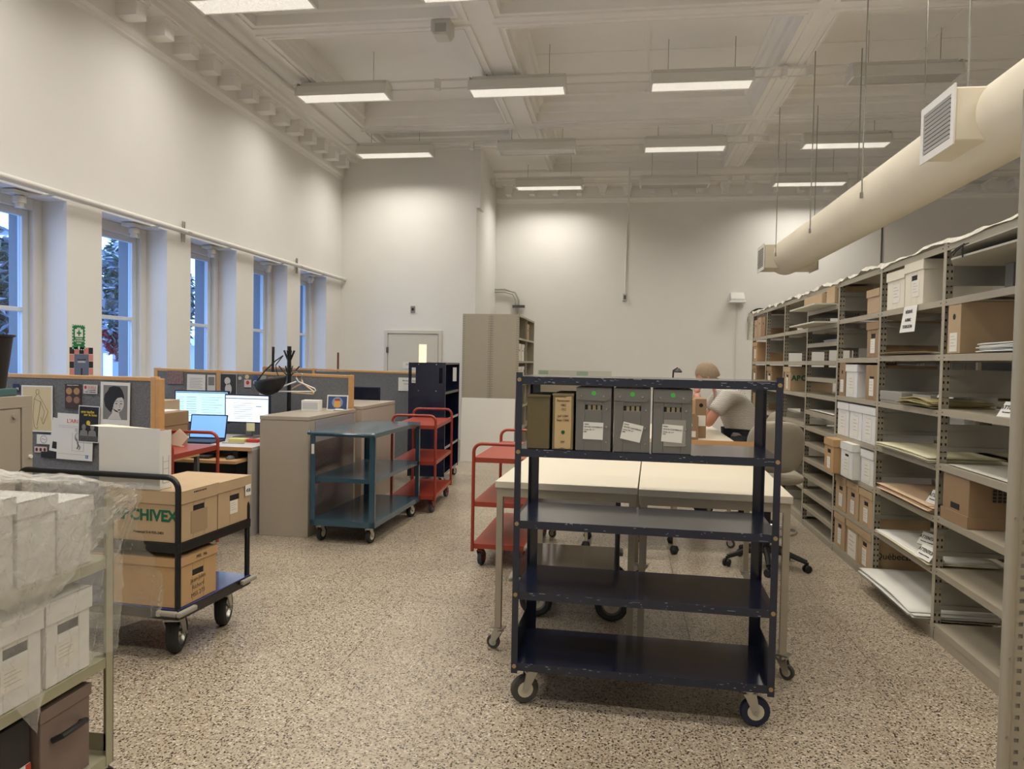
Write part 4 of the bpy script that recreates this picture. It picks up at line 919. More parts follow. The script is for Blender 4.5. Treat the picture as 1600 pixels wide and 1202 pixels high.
# pinned items on the monitor partition
BY = 6.967; G2 = 'notes pinned behind the monitors'
t, a, b = sheet('clipping', 'ragged photo cutout of dried flowers pinned above the left monitor', 'photo', -4.56, 1.335, -4.38, 1.20, BY, mat('flower_print', (150, 120, 116), .8, noise=.9, nscale=60), 0, G2)
t, a, b = sheet('letter', 'white typed letter pinned above the left monitor', 'letter', -4.34, 1.303, -4.14, 1.12, BY, paper, radians(1), G2); q = M()
for k in range(7): q.box(-a+.03, a-.03-.02*(k % 2), -.0022, -.0018, .05-.016*k, .053-.016*k)
q.build('print_lines', greyp, t)
t = sheet('card', 'narrow card with a dark picture beside the typed letter', 'card', -4.12, 1.301, -4.03, 1.13, BY, lgrey, 0, G2)[0]; flat(t, [(-.033, -.02), (.033, -.02), (.033, .066), (-.033, .066)], greyp)
t, a, b = sheet('poster', 'dark poster with a plain pale doll shape above the right monitor', 'poster', -3.98, 1.318, -3.80, 1.10, BY, mat('poster_dark', (58, 58, 60), .7), 0, G2)
M().box(-a, -a+.005, -.0022, -.0016, -b, b).box(a-.005, a, -.0022, -.0016, -b, b).box(-a+.005, a-.005, -.0022, -.0016, b-.005, b).build('border', lgrey, t)
flat(t, ell(-.01, .035, .032, .038), lgrey, 1, 'shape'); flat(t, ell(.0, -.045, .036, .055), lgrey, 1, 'shape')
pin = [('round white badge', -3.765, 1.275, .018, lgrey), ('round cream badge', -3.69, 1.29, .022, tanp), ('round blue badge', -3.60, 1.285, .022, mat('badge_blue', (60, 80, 150), .5)), ('oval pale blue badge', -3.60, 1.235, .022, mat('badge_pale', (190, 200, 220), .5))]
for nm, x, z, r_, m_ in pin: tag(M().cyl((x, BY, z), (x, BY-.004, z), r_, 18).build('badge', m_), nm+' pinned above the right monitor', 'badge', G2)
for nm, x0, z1, x1, z0, m_ in (('small card with a red round figure above the right monitor', -3.72, 1.262, -3.645, 1.185, mat('card_pink', (220, 200, 196), .6)), ('small grey green ticket above the right monitor', -3.545, 1.307, -3.485, 1.22, mat('card_green', (150, 156, 138), .6)), ('little pinkish figure cutout above the right monitor', -3.47, 1.293, -3.41, 1.20, mat('card_rose', (176, 136, 126), .6)), ('pale cutout at the right edge of the pinned notes', -3.39, 1.28, -3.345, 1.21, lgrey), ('pale face photo low beside the helmet', -3.56, 1.16, -3.50, 1.11, mat('photo_pale', (214, 200, 196), .6))):
    t = sheet('photo_card', nm, 'card', x0, z1, x1, z0, BY, m_, 0, G2)[0]
    if 'red' in nm: flat(t, ell(0, .008, .018, .02), redp)
# sign on the farthest partition
t, a, b = sheet('notice', 'white printed notice on the farthest partition beside the navy book truck', 'sign', -2.92, 1.25, -2.60, 1.07, 9.597, paper, 0, 'notices'); del t['group']
text('Bureau du doyen', 'lettering', .03, FY(0, -.0022, .04), inkm, t); text('Demandez une place', 'lettering', .02, FY(0, -.0022, -.0), inkm, t); text('Merci', 'lettering', .02, FY(0, -.0022, -.04), inkm, t)

# wall signs on the first pier
t = thing('first_aid_sign', 'green first aid sign on the wall pier between the windows', 'sign', (XL, 6.105, 1.64)); 
q = M(); q.box(0, .003, -.08, .08, -.115, .115); q.build('plate', mat('sign_green', (20, 120, 72), .5), t)
q = M()
for k in range(8):
    z = -.105+.029*k
    for s_ in (-1, 1): y0, y1 = sorted((s_*.08, s_*.07)); q.box(.003, .0036, y0, y1, z, z+.014)
for k in range(5):
    y = -.06+.028*k
    for z in (-.115, .106): q.box(.003, .0036, y, y+.014, z, z+.009)
q.build('border_dashes', paper, t)
q = M(); q.box(.003, .0042, -.05, .05, .005, .075); q.box(.003, .0042, -.022, .022, .08, .088); q.box(.003, .0042, -.022, -.015, .075, .08); q.box(.003, .0042, .015, .022, .075, .08); q.build('first_aid_case', paper, t)
q = M(); q.box(.0042, .0048, -.009, .009, .014, .066); q.box(.0042, .0048, -.027, -.009, .032, .048); q.box(.0042, .0048, .009, .027, .032, .048); q.build('cross', MATS['sign_green'], t)
for k, s_ in enumerate(('TROUSSE', 'DE PREMIERS', 'SOINS')): text(s_, 'lettering', .021, FX(.0036, 0, -.018-.021*k), paper, t)
M().prism([(0, -.11), (.016, -.092), (.007, -.092), (.007, -.078), (-.007, -.078), (-.007, -.092), (-.016, -.092)], 'x', .003, .004).build('arrow', paper, t)
t = thing('wall_poster', 'poster with coloured squares around a blue panel under the first aid sign', 'poster', (XL, 6.14, 1.36))
bx(0, .002, -.15, .15, -.19, .19).build('sheet', paper, t)
sq = [blackp, mat('sq_pink', (206, 130, 122), .6), blackp, mat('sq_pink', (0, 0, 0)), blackp, MATS['sq_pink'], mat('sq_grey', (150, 156, 146), .6)]
for k in range(5):
    y = -.15+.06*k; bx(.002, .003, y, y+.058, .13, .19).build('square', sq[k % 7], t)
    z = .13-.064*(k+1)
    for s_, y0 in ((0, -.15), (1, .095)): bx(.002, .003, y0, y0+.055, z, z+.06).build('square', sq[(k+2*s_+1) % 7], t)
bx(.002, .0032, -.092, .092, -.19, .128).build('panel', mat('poster_blue', (92, 104, 130), .6), t)
text('ENSEMBLE', 'lettering', .022, FX(.0035, 0, .05), paper, t); text('POUR LA CULTURE', 'lettering', .013, FX(.0035, 0, .075), inkm, t); q = M()
for y, z, h in ((0, -.10, .10), (-.05, -.14, .05), (.03, -.12, .06), (-.03, -.12, .03), (.05, -.14, .03)): q.box(.0032, .004, y-.009, y+.009, z, z+h)
q.build('figures', blackp, t); M().box(.0032, .0045, -.05, .05, -.17, -.14).build('cloud', paper, t)

# ================================================================== DESK, MONITORS
t = thing('computer_desk', 'grey topped desk with wooden edge and pull-out keyboard tray', 'desk', (-4.65, 5.72, 0))
bx(0, 1.66, .006, .95, .715, .742).build('desktop', mat('desk_grey', (196, 190, 184), .4), t); bx(0, 1.66, 0, .006, .712, .743).build('edge_band', wood, t)
bx(1.62, 1.66, .02, .93, 0, .715).build('side_leg', mat('desk_leg', (168, 162, 156), .5), t); bx(0, .04, .02, .93, 0, .715).build('side_leg', MATS['desk_leg'], t); bx(.04, 1.62, .88, .90, .12, .715).build('modesty_panel', greyd, t)
bx(.75, 1.60, -.14, .30, .622, .645).build('keyboard_tray', wood, t)
for x in (.8, 1.5): bx(x, x+.04, .0, .3, .645, .715).build('slide_rail', blackpl, t)
q = M()
for k in range(3): q.tube([(1.2+.13*k, .6, .71), (1.22+.1*k, .55, .4), (1.3+.05*k, .5, .12), (1.34+.12*k, .52, .02)], .004, 6)
q.build('cables', blackpl, t)
t = thing('keyboard', 'black keyboard on the pull-out tray', 'keyboard', (-3.75, 5.66, .645)); bx(0, .42, 0, .14, 0, .015).build('body', blackpl, t, bevel=.003); q = M()
for r_ in range(5):
    for c_ in range(15): q.box(.012+.0265*c_, .034+.0265*c_, .012+.025*r_, .032+.025*r_, .015, .020)
o = q.build('keys', greyd, t, kind='stuff')
t = thing('computer_mouse', 'dark mouse at the right of the keyboard tray', 'mouse', (-3.16, 5.70, .645)); M().lathe([(0, .03), (.018, .028), (.03, .015), (.032, 0)], 16).build('shell', greyd, t, smooth=True); t.scale = (1, 1.5, 1)
scr = [('scrA', (198, 236, 250)), ('scrB', (226, 238, 255)), ('scrC', (128, 178, 240))]
def monitor(label, cx_, y, zb, zt_, W, rz, em, stand=True, cat='monitor'):
    t = thing('computer_monitor', label, 'monitor', (cx_, y, 0), rz); a = W/2
    bx(-a, a, 0, .03, zb, zt_).build('bezel', mat('bezel_navy', (26, 34, 58), .4), t, bevel=.003)
    s_ = bx(-a+.012, a-.012, -.001, 0, zb+.014, zt_-.012).build('screen', em, t)
    if stand: bx(-.03, .03, .03, .06, .745, (zb+zt_)/2).build('stand_neck', steel, t); bx(-.11, .11, -.06, .12, .743, .755).build('stand_foot', steel, t, bevel=.004)
    return t, s_
eA = emis('screen_cyan_white', (190, 232, 250), .95); eB = emis('screen_white', (222, 232, 252), 1.0); eC = emis('screen_blue', (120, 172, 240), .85)
m1, s1 = monitor('left computer monitor with a pale blue window on screen', -3.90, 6.50, .855, 1.165, .53, radians(4), eA)
m2, s2 = monitor('right computer monitor with a white page on screen', -3.40, 6.42, .875, 1.142, .455, radians(-3), eB)
sb = mat('screen_line', (120, 170, 210), .5); q = M()
for k in range(9): q.box(-.24, -.17, -.0016, -.001, 1.10-.022*k, 1.103-.022*k); q.box(-.15, -.05, -.0016, -.001, 1.10-.022*k, 1.104-.022*k); q.box(.0, .2-.03*(k % 3), -.0016, -.001, 1.10-.024*k, 1.103-.024*k)
q.box(-.25, .25, -.0016, -.001, 1.14, 1.15); q.box(-.03, -.029, -.0016, -.001, .88, 1.14); q.build('screen_text', sb, s1); s1.children[0].location = (0, 0, 0)
bx(.0, .15, -.0018, -.001, .895, .915).build('button', emis('screen_orange', (226, 150, 96), .9), s1)
q = M()
for k in range(8): q.box(-.14, .06, -.0016, -.001, 1.06-.02*k, 1.063-.02*k)
q.box(-.215, .215, -.0016, -.001, 1.10, 1.108); q.box(.09, .15, -.0016, -.001, 1.03, 1.037); q.build('screen_text', sb, s2)
t = thing('sticky_note', 'cream sticky note hanging under the right monitor', 'note', (-3.36, 6.415, .805)); bx(-.04, .04, 0, .002, 0, .075).build('paper', mat('sticky_cream', (226, 220, 176), .7), t)
t = thing('laptop', 'open laptop with a blue screen in front of the monitors', 'laptop', (-3.60, 5.98, .742), radians(3))
bx(-.17, .17, -.14, .12, 0, .018).build('base', blackpl, t, bevel=.004); LT = Matrix.Translation((0, .12, .018)) @ Matrix.Rotation(radians(-12), 4, 'X')
M().box(-.17, .17, 0, .008, 0, .215, T=LT).build('lid', MATS['bezel_navy'], t); M().box(-.16, .16, -.001, 0, .012, .205, T=LT).build('screen', eC, t)
t = thing('post_it_pile', 'pile of yellow note pads and a red stapler on the desk', 'stationery', (-3.28, 6.05, .742)); bx(-.10, .05, 0, .10, 0, .03).build('pads', mat('pad_yellow', (206, 198, 120), .7), t, bevel=.004); bx(.06, .17, .02, .06, 0, .03).build('stapler', redp, t, bevel=.006); bx(-.1, .1, -.1, -.085, 0, .006).build('ruler', steel, t)
# boxes on the desk side behind the near partition
t = thing('filing_stand', 'dark low stand carrying the battered carton behind the near partition', 'stand', (-4.0, 5.02, 0)); bx(0, .72, 0, .42, .70, .72).build('top', wood, t)
for x in (0, .69):
    for y in (0, .39): bx(x, x+.03, y, y+.03, 0, .70).build('leg', greyd, t)
t = thing('carton', 'battered brown carton with tape behind the poster partition', 'box', (-3.62, 5.06, .72), radians(2)); bx(-.26, .26, 0, .36, 0, .31).build('body', kraft3, t, bevel=.004); q = M(); q.box(-.265, .265, -.006, .366, .235, .34) ; q.build('lid', kraft3, t, bevel=.006)
q = M(); q.box(-.08, .10, -.0075, -.006, .0, .22); q.build('tape', mat('tape_brown', (150, 110, 66), .3), t); text('NEO', 'lettering', .06, FY(.06, -.0085, .10), inkm, t, bold=.002); bx(-.26, .20, .01, .35, .341, .345).build('paper_sheet', paper, t)
t = bankbox('carton', 'small carton behind the partition post, left of the battered one', (-4.05, 5.9, .742), .30, .25, .36, 0, kraft, lid=False, hole=False)
t = thing('paper_flap', 'folded cream cardboard piece on the red trolley by the desk', 'card', (-3.13, 4.9, .84)); M().add([(-.10, 0, .02), (.02, 0, .13), (.09, 0, .07), (.03, 0, -.0), (-.10, .05, .02), (.0, .06, .0), (.05, .01, .0)], [(0, 3, 2, 1), (0, 3, 6, 4)]).build('sheet', creambox, t); 
sm = t.children[0].modifiers.new('solid', 'SOLIDIFY'); sm.thickness = .003

# coat rack, helmet, hangers
t = thing('coat_rack', 'black coat rack standing behind the beige cabinet', 'coat rack', (-3.13, 6.72, 0))
M().cyl((0, 0, .03), (0, 0, 1.60), .02, 12).build('pole', blackm, t, smooth=True)
for k in range(4):
    a = k*pi/2+.5; M().tube([(0, 0, .12), (.12*cos(a), .12*sin(a), .06), (.2*cos(a), .2*sin(a), .01)], .015, 8).build('foot', blackm, t, smooth=True)
for k in range(4):
    a = k*pi/2+.1; M().tube([(0, 0, 1.44), (.05*cos(a), .05*sin(a), 1.56)], .010, 6).build('hook', blackm, t)
    M().tube([(0, 0, 1.30), (.10*cos(a), .10*sin(a), 1.41)], .007, 6).build('hook', blackm, t)
t = thing('bicycle_helmet', 'black helmet hanging upside down by its straps from the coat rack', 'helmet', (-3.22, 6.52, 1.24))
def helm(u, v):
    th = u*2*pi; ph = pi/2+v*pi/2; return (.155*sin(ph)*cos(th)-.0, .105*sin(ph)*sin(th), .15*cos(ph)+.05+.03*sin(ph)*cos(th))
q = M(); q.grid(helm, 24, 10); o = q.build('shell', blackpl, t, smooth=True); so = o.modifiers.new('solid', 'SOLIDIFY'); so.thickness = .02
M().tube([(-.13, 0, .03), (-.06, 0, .12), (.04, .02, .22), (.10, .05, .27)], .006, 6).build('strap', blackpl, t); M().tube([(.10, 0, .03), (.06, 0, .12), (.05, 0, .18), (.10, .05, .27)], .005, 6).build('strap', blackpl, t)
def hanger(label, x, y, z, rz, m_):
    t = thing('coat_hanger', label, 'hanger', (x, y, z), rz); M().tube([(0, 0, 0), (.02, 0, -.035), (.17, 0, -.10), (.18, 0, -.12), (.165, 0, -.13), (-.16, 0, -.13), (-.18, 0, -.12), (-.17, 0, -.10), (0, 0, -.035)], .007, 8).build('frame', m_, t, smooth=True)
    M().tube([(0, 0, 0), (.0, 0, .03), (.015, 0, .05), (-.01, 0, .065), (-.03, 0, .05)], .003, 6).build('hook', chrome, t); return t
hanger('white plastic coat hanger on the coat rack', -3.03, 6.66, 1.30, .5, whitebox); hanger('pale wooden coat hanger on the coat rack', -3.01, 6.74, 1.28, -.5, mat('pale_wood', (214, 184, 136), .5))
# far items
monitor('dark switched-off monitor in front of the farthest partition', -2.93, 8.3, 1.0, 1.165, .36, 0, mat('screen_off', (22, 26, 38), .25), False); bx(-.2, .2, 0, .3, 0, .98).build('monitor_riser', greyd, bpy.data.objects['computer_monitor.002'])
tag(M().cyl((-4.66, 9.45, 0), (-4.63, 9.45, 1.63), .018, 8).build('pole', blackpl, smooth=True), 'black pole rising behind the farthest partition at the left', 'pole')
tag(M().cyl((-3.83, 9.75, 0), (-3.83, 9.75, 1.57), .014, 8).build('broom_handle', mat('handle_brown', (110, 60, 44), .6), smooth=True), 'thin reddish brown broom handle behind the farthest partition', 'pole')

# ================================================================== LEFT CABINET AND BIN
t = thing('steel_cabinet', 'tall beige steel cabinet at the left edge of the picture', 'cabinet', (-3.52, 2.45, 0))
bx(0, .45, 0, 1.05, 0, 1.27).build('body', cabm, t, bevel=.004); q = M(); q.box(.45, .46, 0, 1.05, 1.21, 1.27); q.box(.45, .46, .98, 1.05, 0, 1.21); q.box(.45, .46, 0, .07, 0, 1.21); q.build('door_frame', cabm, t, bevel=.002)
d_ = bx(.448, .457, .076, .974, .02, 1.204).build('door', cabm, t, bevel=.003); M().cyl((.457, .93, 1.17), (.47, .93, 1.17), .014, 14).build('knob', cabm, d_, smooth=True); M().cyl((.46, 1.03, .95), (.47, 1.03, .95), .01, 12).build('stud', paper, t)
t = thing('file_folders', 'flat teal folder under the black bin', 'folder', (-3.50, 3.12, 1.27)); bx(0, .395, 0, .33, .0, .04).build('folder', mat('teal_folder', (72, 104, 104), .7), t, bevel=.006)
t = thing('waste_bin', 'black plastic waste bin standing on the beige steel cabinet', 'bin', (-3.24, 3.34, 1.311))
q = M(); q.lathe([(0, 0), (.125, 0), (.158, .262), (.17, .265), (.17, .275), (.155, .275), (.12, .01), (0, .01)], 28); q.build('tub', mat('bin_black', (32, 28, 27), .45), t, smooth=True)

# ================================================================== BLACK PLATFORM CARTS
def platform(label, loc, rz, L_=.92, D_=.60, zu=.58, htop=(.89, .71), both=True, boxes=None, upfrom=0, deck=None):
    """long axis x, short axis y; right front corner at origin -> spans x in [-L,0], y in [0,D]"""
    t = thing('platform_cart', label, 'cart', loc, rz, 'black two deck platform carts')
    q = M(); q.box(-L_, 0, 0, D_, .262, .268); q.build('deck', deck or mat('deck_blue', (44, 58, 112), .15, coat=.5), t)
    q = M(); q.box(-L_, 0, -.003, .02, .215, .262); q.box(-L_, 0, D_-.02, D_+.003, .215, .262); q.box(-L_, -L_+.02, .02, D_-.02, .215, .262); q.box(-.02, 0.003, .02, D_-.02, .215, .262); q.build('deck_frame', blackm, t)
    q = M(); q.box(-L_, 0, 0, D_, zu-.006, zu); q.box(-L_, 0, 0, .004, zu-.045, zu-.006); q.box(-L_, 0, D_-.004, D_, zu-.045, zu-.006); q.box(-.004, 0, .004, D_-.004, zu-.045, zu-.006); q.box(-L_, -L_+.004, .004, D_-.004, zu-.045, zu-.006); q.build('upper_deck', blackm, t)
    for y, hz in ((.012, htop[0]), (D_-.012, htop[1])):
        R_ = .06; xa, xb = -.014, -L_+.014; pts = [(xa, y, .262)]
        for k in range(7): a = (pi/2)*k/6; pts.append((xa-R_+R_*cos(a), y, hz-R_+R_*sin(a)))
        for k in range(7): a = pi/2+(pi/2)*k/6; pts.append((xb+R_+R_*cos(a), y, hz-R_+R_*sin(a)))
        pts.append((xb, y, .262)); M().tube(pts, .0145, 12).build('handle_loop', blackm, t, smooth=True)
    for (x, y, sx, sy) in ((0, 0, 1, -1), (0, D_, 1, 1), (-L_, 0, -1, -1), (-L_, D_, -1, 1)):
        q = M(); q.box(*sorted((x, x-sx*.11)), *sorted((y+sy*.002, y+sy*.028)), .236, .262); q.box(*sorted((x+sx*.002, x+sx*.028)), *sorted((y+sy*.028, y-sy*.11)), .236, .262); q.build('corner_bumper', bumperm, t, bevel=.008)
    return t
lb = platform('black two deck platform cart loaded with cartons by the poster partition', (-2.075, 3.27, 0), radians(-4.0), .95, .62, .585, (.905, .71))
for x, y, r_ in ((-.10, .10, 1.9), (-.10, .50, 1.9), (-.80, .10, 1.7), (-.80, .50, 1.6)): bigcaster(lb, x, y, .215, .098, .062, r_)
LBT = Matrix.Translation((-2.075, 3.27, 0)) @ Matrix.Rotation(radians(-4), 4, 'Z')
def onlb(x, y, z): return tuple(LBT @ Vector((x, y, z)))
G3 = 'cartons on the black platform cart'
# boxes whose handle end faces +X: rz = +90 - 4
b1 = bankbox('archive_carton', 'kraft archive carton with green ARCHIVEX lettering on the upper deck', onlb(-.008, .165, .586), .305, .40, .25, radians(86), kraft, G3, (.0, .085, .13, .11), True, True, .062, inked=False); b1.children[-1].data.materials[0] = mat('brown_patch', (158, 134, 104), .7)
text('ARCHIVEX', 'lettering', .075, Matrix.Translation((-.1535, .19, .105)) @ Matrix.Rotation(-pi/2, 4, 'Z') @ Matrix.Rotation(pi/2, 4, 'X'), greenink, b1, bold=.0028)
text('Montreal 514 935-2401', 'lettering', .018, Matrix.Translation((-.1535, .17, .04)) @ Matrix.Rotation(-pi/2, 4, 'Z') @ Matrix.Rotation(pi/2, 4, 'X'), inkm, b1)
text('NUMERO DE CARTON', 'lettering', .010, FY(0, -.0068, .232), inkm, b1)
b2 = bankbox('archive_carton', 'kraft archive carton marked 458 at the back of the upper deck', onlb(-.008, .475, .586), .300, .40, .245, radians(86), kraft, G3, (-.01, .095, .07, .07), True, True, .055)
o = bx(.09, .145, -.0085, -.007, .135, .195).build('number_label', paper, b2); text('458', 'lettering', .028, FY(.117, -.0092, .155), inkm, o)
b3 = bankbox('archive_carton', 'orange kraft carton with handwritten black marker on the lower deck', onlb(-.008, .16, .269), .300, .40, .245, radians(86), kraft2, G3, None, True, True, .045)
for s_, z in (('Jean-Jules', .112), ('Richard', .075), ('MSS 273', .036)): text(s_, 'handwriting', .032, FY(.0, -.0012, z-.01, radians(4)), inkm, b3, depth=.0002, bold=-.0004)
text('MSS   Fds', 'handwriting', .022, FY(.02, -.0068, .216), inkm, b3)
w1 = thing('open_document_box', 'tall open white archive box standing on the ARCHIVEX carton', 'box', onlb(-.13, .03, .837), radians(-4), None)
q = M(); W_, H_, D_ = .345, .30, .085
q.box(-W_, 0, 0, .003, 0, H_); q.box(-W_, -W_+.003, .003, D_, 0, H_); q.box(-.003, 0, .003, D_, 0, H_-.01); q.box(-W_, 0, D_-.003, D_, 0, H_-.03); q.box(-W_, 0, .003, D_-.003, 0, .003); q.build('body', whitebox, w1)
M().add([(-W_, 0, H_), (0, 0, H_), (-.01, .07, H_-.012), (-W_-.0, .06, H_+.006), (-W_-.06, 0, H_+.004)], [(0, 1, 2, 3), (0, 3, 4)]).build('lid_flap', creambox, w1); w1.children[-1].modifiers.new('solid', 'SOLIDIFY').thickness = .002
q = M()
for k in range(4): q.box(.0, .001, .022, .065, .03+.035*k, .031+.035*k); 
q.box(.0, .001, .022, .0228, .03, .165); q.box(.0, .001, .065, .0658, .03, .165); q.build('print_lines', greyd, w1)
lb2 = platform('black two deck platform cart parked between the front work tables', (.03, 4.17, 0), 0, .60, .78, .60, (.78, .78), deck=mat('deck_dark', (40, 38, 36), .15, coat=.4))
for x, y in ((-.08, .12), (-.52, .12), (-.08, .62), (-.52, .62)): bigcaster(lb2, x, y, .215, .098, .062, 0)

# ================================================================== WRAPPED CART (left foreground)
post_ = mat('olive_beige_enamel', (160, 156, 128), .45)
wc = thing('shelf_cart', 'beige shelf cart wrapped in clear plastic sheeting in the left foreground', 'cart', (-1.68, 2.27, 0))
def ch(q, x, y, z0, z1, sx, sy):
    q.box(*sorted((x, x-sx*.035)), *sorted((y, y-sy*.003)), z0, z1); q.box(*sorted((x, x-sx*.003)), *sorted((y, y-sy*.035)), z0, z1)
for x in (0, -.42):
    for y in (0, -1.5):
        q = M(); ch(q, x, y, .105, 1.12 if False else 1.02, 1 if x == 0 else -1, 1 if y == 0 else -1); q.build('post', post_, wc)
for z in (.14, .478, .815): tray(wc, -.418, -.002, -1.498, -.002, z, post_, .034, .003)
bx(-.418, -.002, -.003, -.001, .14, .20).build('end_stop', post_, wc)
bigc = caster(wc, -.04, -.05, .105, .05, .04, 1.2, rubber, chrome); caster(wc, -.38, -.05, .105, .05, .04, 1.2, rubber, chrome); caster(wc, -.04, -1.44, .105, .05, .04, 1.2, rubber, chrome)
G4 = 'white archive boxes on the wrapped cart'
for k, y in enumerate((1.96, 2.115, 1.80, 1.645)): bankbox('archive_box', ['second white box from the right on the top shelf under the plastic', 'rightmost white box on the top shelf under the plastic', 'third white box from the right on the top shelf under the plastic', 'fourth white box from the right on the top shelf under the plastic'][k], (-1.70, y+.0, .816), .145, .36, [.25, .22, .27, .26][k], radians(90), whitebox, G4, None, True, False, .05)
for k, y in enumerate((2.075, 1.87, 1.66)): bankbox('archive_box', ['rightmost white box with handle hole on the middle shelf of the wrapped cart', 'second white box from the right on the middle shelf of the wrapped cart', 'third white box from the right on the middle shelf of the wrapped cart'][k], (-1.69, y, .479), .185, .36, .265, radians(90), whitebox, G4, (-.01, .09, .09, .07), True, True, .07)
t = thing('storage_box', 'taupe box with a black strap handle on the bottom shelf of the wrapped cart', 'box', (-1.70, 2.075, .141), radians(90)); tp = mat('taupe_board', (122, 104, 94), .6)
bx(-.105, .105, 0, .34, 0, .245).build('body', tp, t, bevel=.003); q = M(); q.box(-.11, .11, -.005, .345, .235, .275); q.build('lid', tp, t, bevel=.003)
M().tube([(-.06, -.004, .165), (-.05, -.03, .178), (0, -.04, .185), (.05, -.03, .178), (.06, -.004, .165)], .010, 8).build('strap_handle', blackpl, t, smooth=True)
t = thing('storage_box', 'dark box between the taupe box and the blue box on the bottom shelf', 'box', (-1.72, 1.90, .141), radians(90)); bx(-.055, .055, 0, .3, 0, .27).build('body', mat('dark_box', (44, 42, 40), .6), t, bevel=.003); bx(-.054, .054, -.002, 0, .0, .13).build('label', paper, t)
bx(.035, .054, -.003, -.002, 0, .13).build('red_band', redp, t); text('GRAND', 'handwriting', .035, FY(-.01, -.004, .06, radians(80)), inkm, t)
t = thing('storage_box', 'blue cardboard box at the lower left corner of the picture', 'box', (-1.72, 1.77, .141), radians(90)); bx(-.06, .06, 0, .3, 0, .24).build('body', mat('blue_board', (72, 108, 146), .6), t, bevel=.003)
# plastic sheets
S = M(); rnd = random.Random(5)
def nz(a, b, k=1): return sin(a*9.1+b*5.3)*.5+sin(a*17.7-b*11.2+1)*.3+sin(a*31+b*27+2)*.2
def sheetA(u, v):
    y = .75+u*1.60           # along cart
    topz = 1.10+.17*(1-u)**1.0+.008*nz(u*2, .5)-.04*max(0, (u-.8)/.2)
    xb, xf = -2.10, -1.655
    hem = 1.0-.24*max(0, (1-u)/.28) if u > .72 else .76-.02*(.72-u)
    hem = max(.62, hem)
    if v < .5:
        x = xb+(xf-xb)*(v/.5); z = topz+.012*nz(u*4, v*3)-.05*abs(v/.5-.5)
    else:
        k = (v-.5)/.5; x = xf+.006*nz(u*3, v*3)+.010*sin(u*24+2*k)*k; z = topz-.02+(hem-topz)*k
    return (x+.004*nz(u*20, v*20), y+.008*nz(v*5, u*3), z+.003*nz(u*12, v*12))
S.grid(sheetA, 110, 60)
def sheetB(u, v):          # sheet hanging off the far end of the cart
    topz = 1.08; y0, y1 = 2.25, 2.33+.10*v
    n = .025*sin(v*7+u*9)+.01*nz(u*8, v*8)
    wv = v**1.1; zb = .52+.14*abs(u-.55)
    x = -2.02+u*.42; 
    y = y0+.05*u*(1-v)+wv*.22*(1-abs(u-.75)*1.1)+n*.6
    return (x+n*.8, y, topz-.02+(zb-topz)*v)
S2 = M(); S2.grid(sheetB, 40, 60)
def sheetC(u, v):          # thin front layer with a tail
    y = 1.72+u*.54; top = 1.0; zb = .50-.02*sin(u*6)+.0 if u > .55 else .55-.16*max(0, 1-abs(u-.3)/.16)
    n = .012*sin(u*30+v*6)+.006*nz(u*9, v*9)
    return (-1.655+n+.012*v, y, top+(zb-top)*v)
S3 = M(); S3.grid(sheetC, 50, 50)
PS = thing('plastic_sheet', 'crumpled clear plastic sheeting draped over the boxes of the left cart', 'plastic sheet', (0, 0, 0))
S.build('top_sheet', polyA, PS, smooth=True, kind='stuff'); S2.build('end_drape', polyB, PS, smooth=True, kind='stuff'); S3.build('front_layer', polyB, PS, smooth=True, kind='stuff')

# ================================================================== TALL SHELF UNIT (back) and boards
t = thing('shelving_unit', 'tall beige double shelf unit with perforated edges by the back wall', 'shelving', (-2.32, 10.85, 0))
bx(0, .425, 0, .012, 0, 2.19).build('end_panel', shelfm, t); bx(.43, .85, 0, .012, 0, 2.19).build('end_panel', shelfm, t)
q = M()
for x in (.01, .03, .395, .412, .443, .46, .82, .838):
    for k in range(62): q.box(x-.003, x+.003, -.001, 0, .04+.0345*k, .05+.0345*k)
q.build('slot_holes', slotm, t, kind='stuff')  # dark insets painted in for the shade inside the perforations
for y in (.98, 1.96):
    for x in (.0, .43): bx(x+.005, x+.42, y, y+.012, 0, 2.19).build('end_panel', shelfm, t)
for y in (.012, .98):
    for x in (.815, .0):
        bx(x, x+.035, y-.012 if y > .5 else y, y+.02, 0, 2.19).build('upright', shelfm, t)
for k in range(7):
    z = .08+.345*k
    tray(t, .435, .85, .013, .975, z+.04, shelfm, .03, .002); tray(t, .435, .85, .995, 1.955, z+.04, shelfm, .03, .002)
bx(.425, .43, .012, 1.96, 0, 2.19).build('back_panel', panelb, t)
for k in range(6):
    bankbox('archive_box', ['white file box pair high in the tall shelf unit', 'white file box in the middle of the tall shelf unit', 'white file box lower in the tall shelf unit', 'brown file box at the top rear of the tall shelf unit', 'cream file box behind the first bay of the tall shelf unit', 'white file box behind the navy cart in the tall shelf unit'][k], (-1.49, [11.1, 11.15, 11.5, 12.1, 11.5, 11.2][k], .12+.345*[4, 3, 4, 5, 3, 2][k]), .3, .36, .26, radians(90), [creambox, creambox, whitebox, kraft, whitebox, creambox][k], 'boxes in the tall shelf unit', None, True, True, .05)
t = thing('white_board', 'large blank white board leaning against the tall shelf unit', 'board', (-2.30, 10.70, 0)); BT_ = Matrix.Rotation(radians(-5), 4, 'X')
M().box(0, .80, 0, .02, .0, .945, T=BT_).build('board', mat('board_white', (226, 222, 212), .5), t)
t = thing('white_board', 'low white panel leaning farther left behind the navy book truck', 'board', (-2.75, 10.72, 0)); M().box(0, .40, 0, .02, .0, .80, T=BT_).build('board', MATS['board_white'], t)
t = thing('map_print', 'long pale map print with green patches lying along the back wall', 'map', (-1.55, YB-.25, 0))
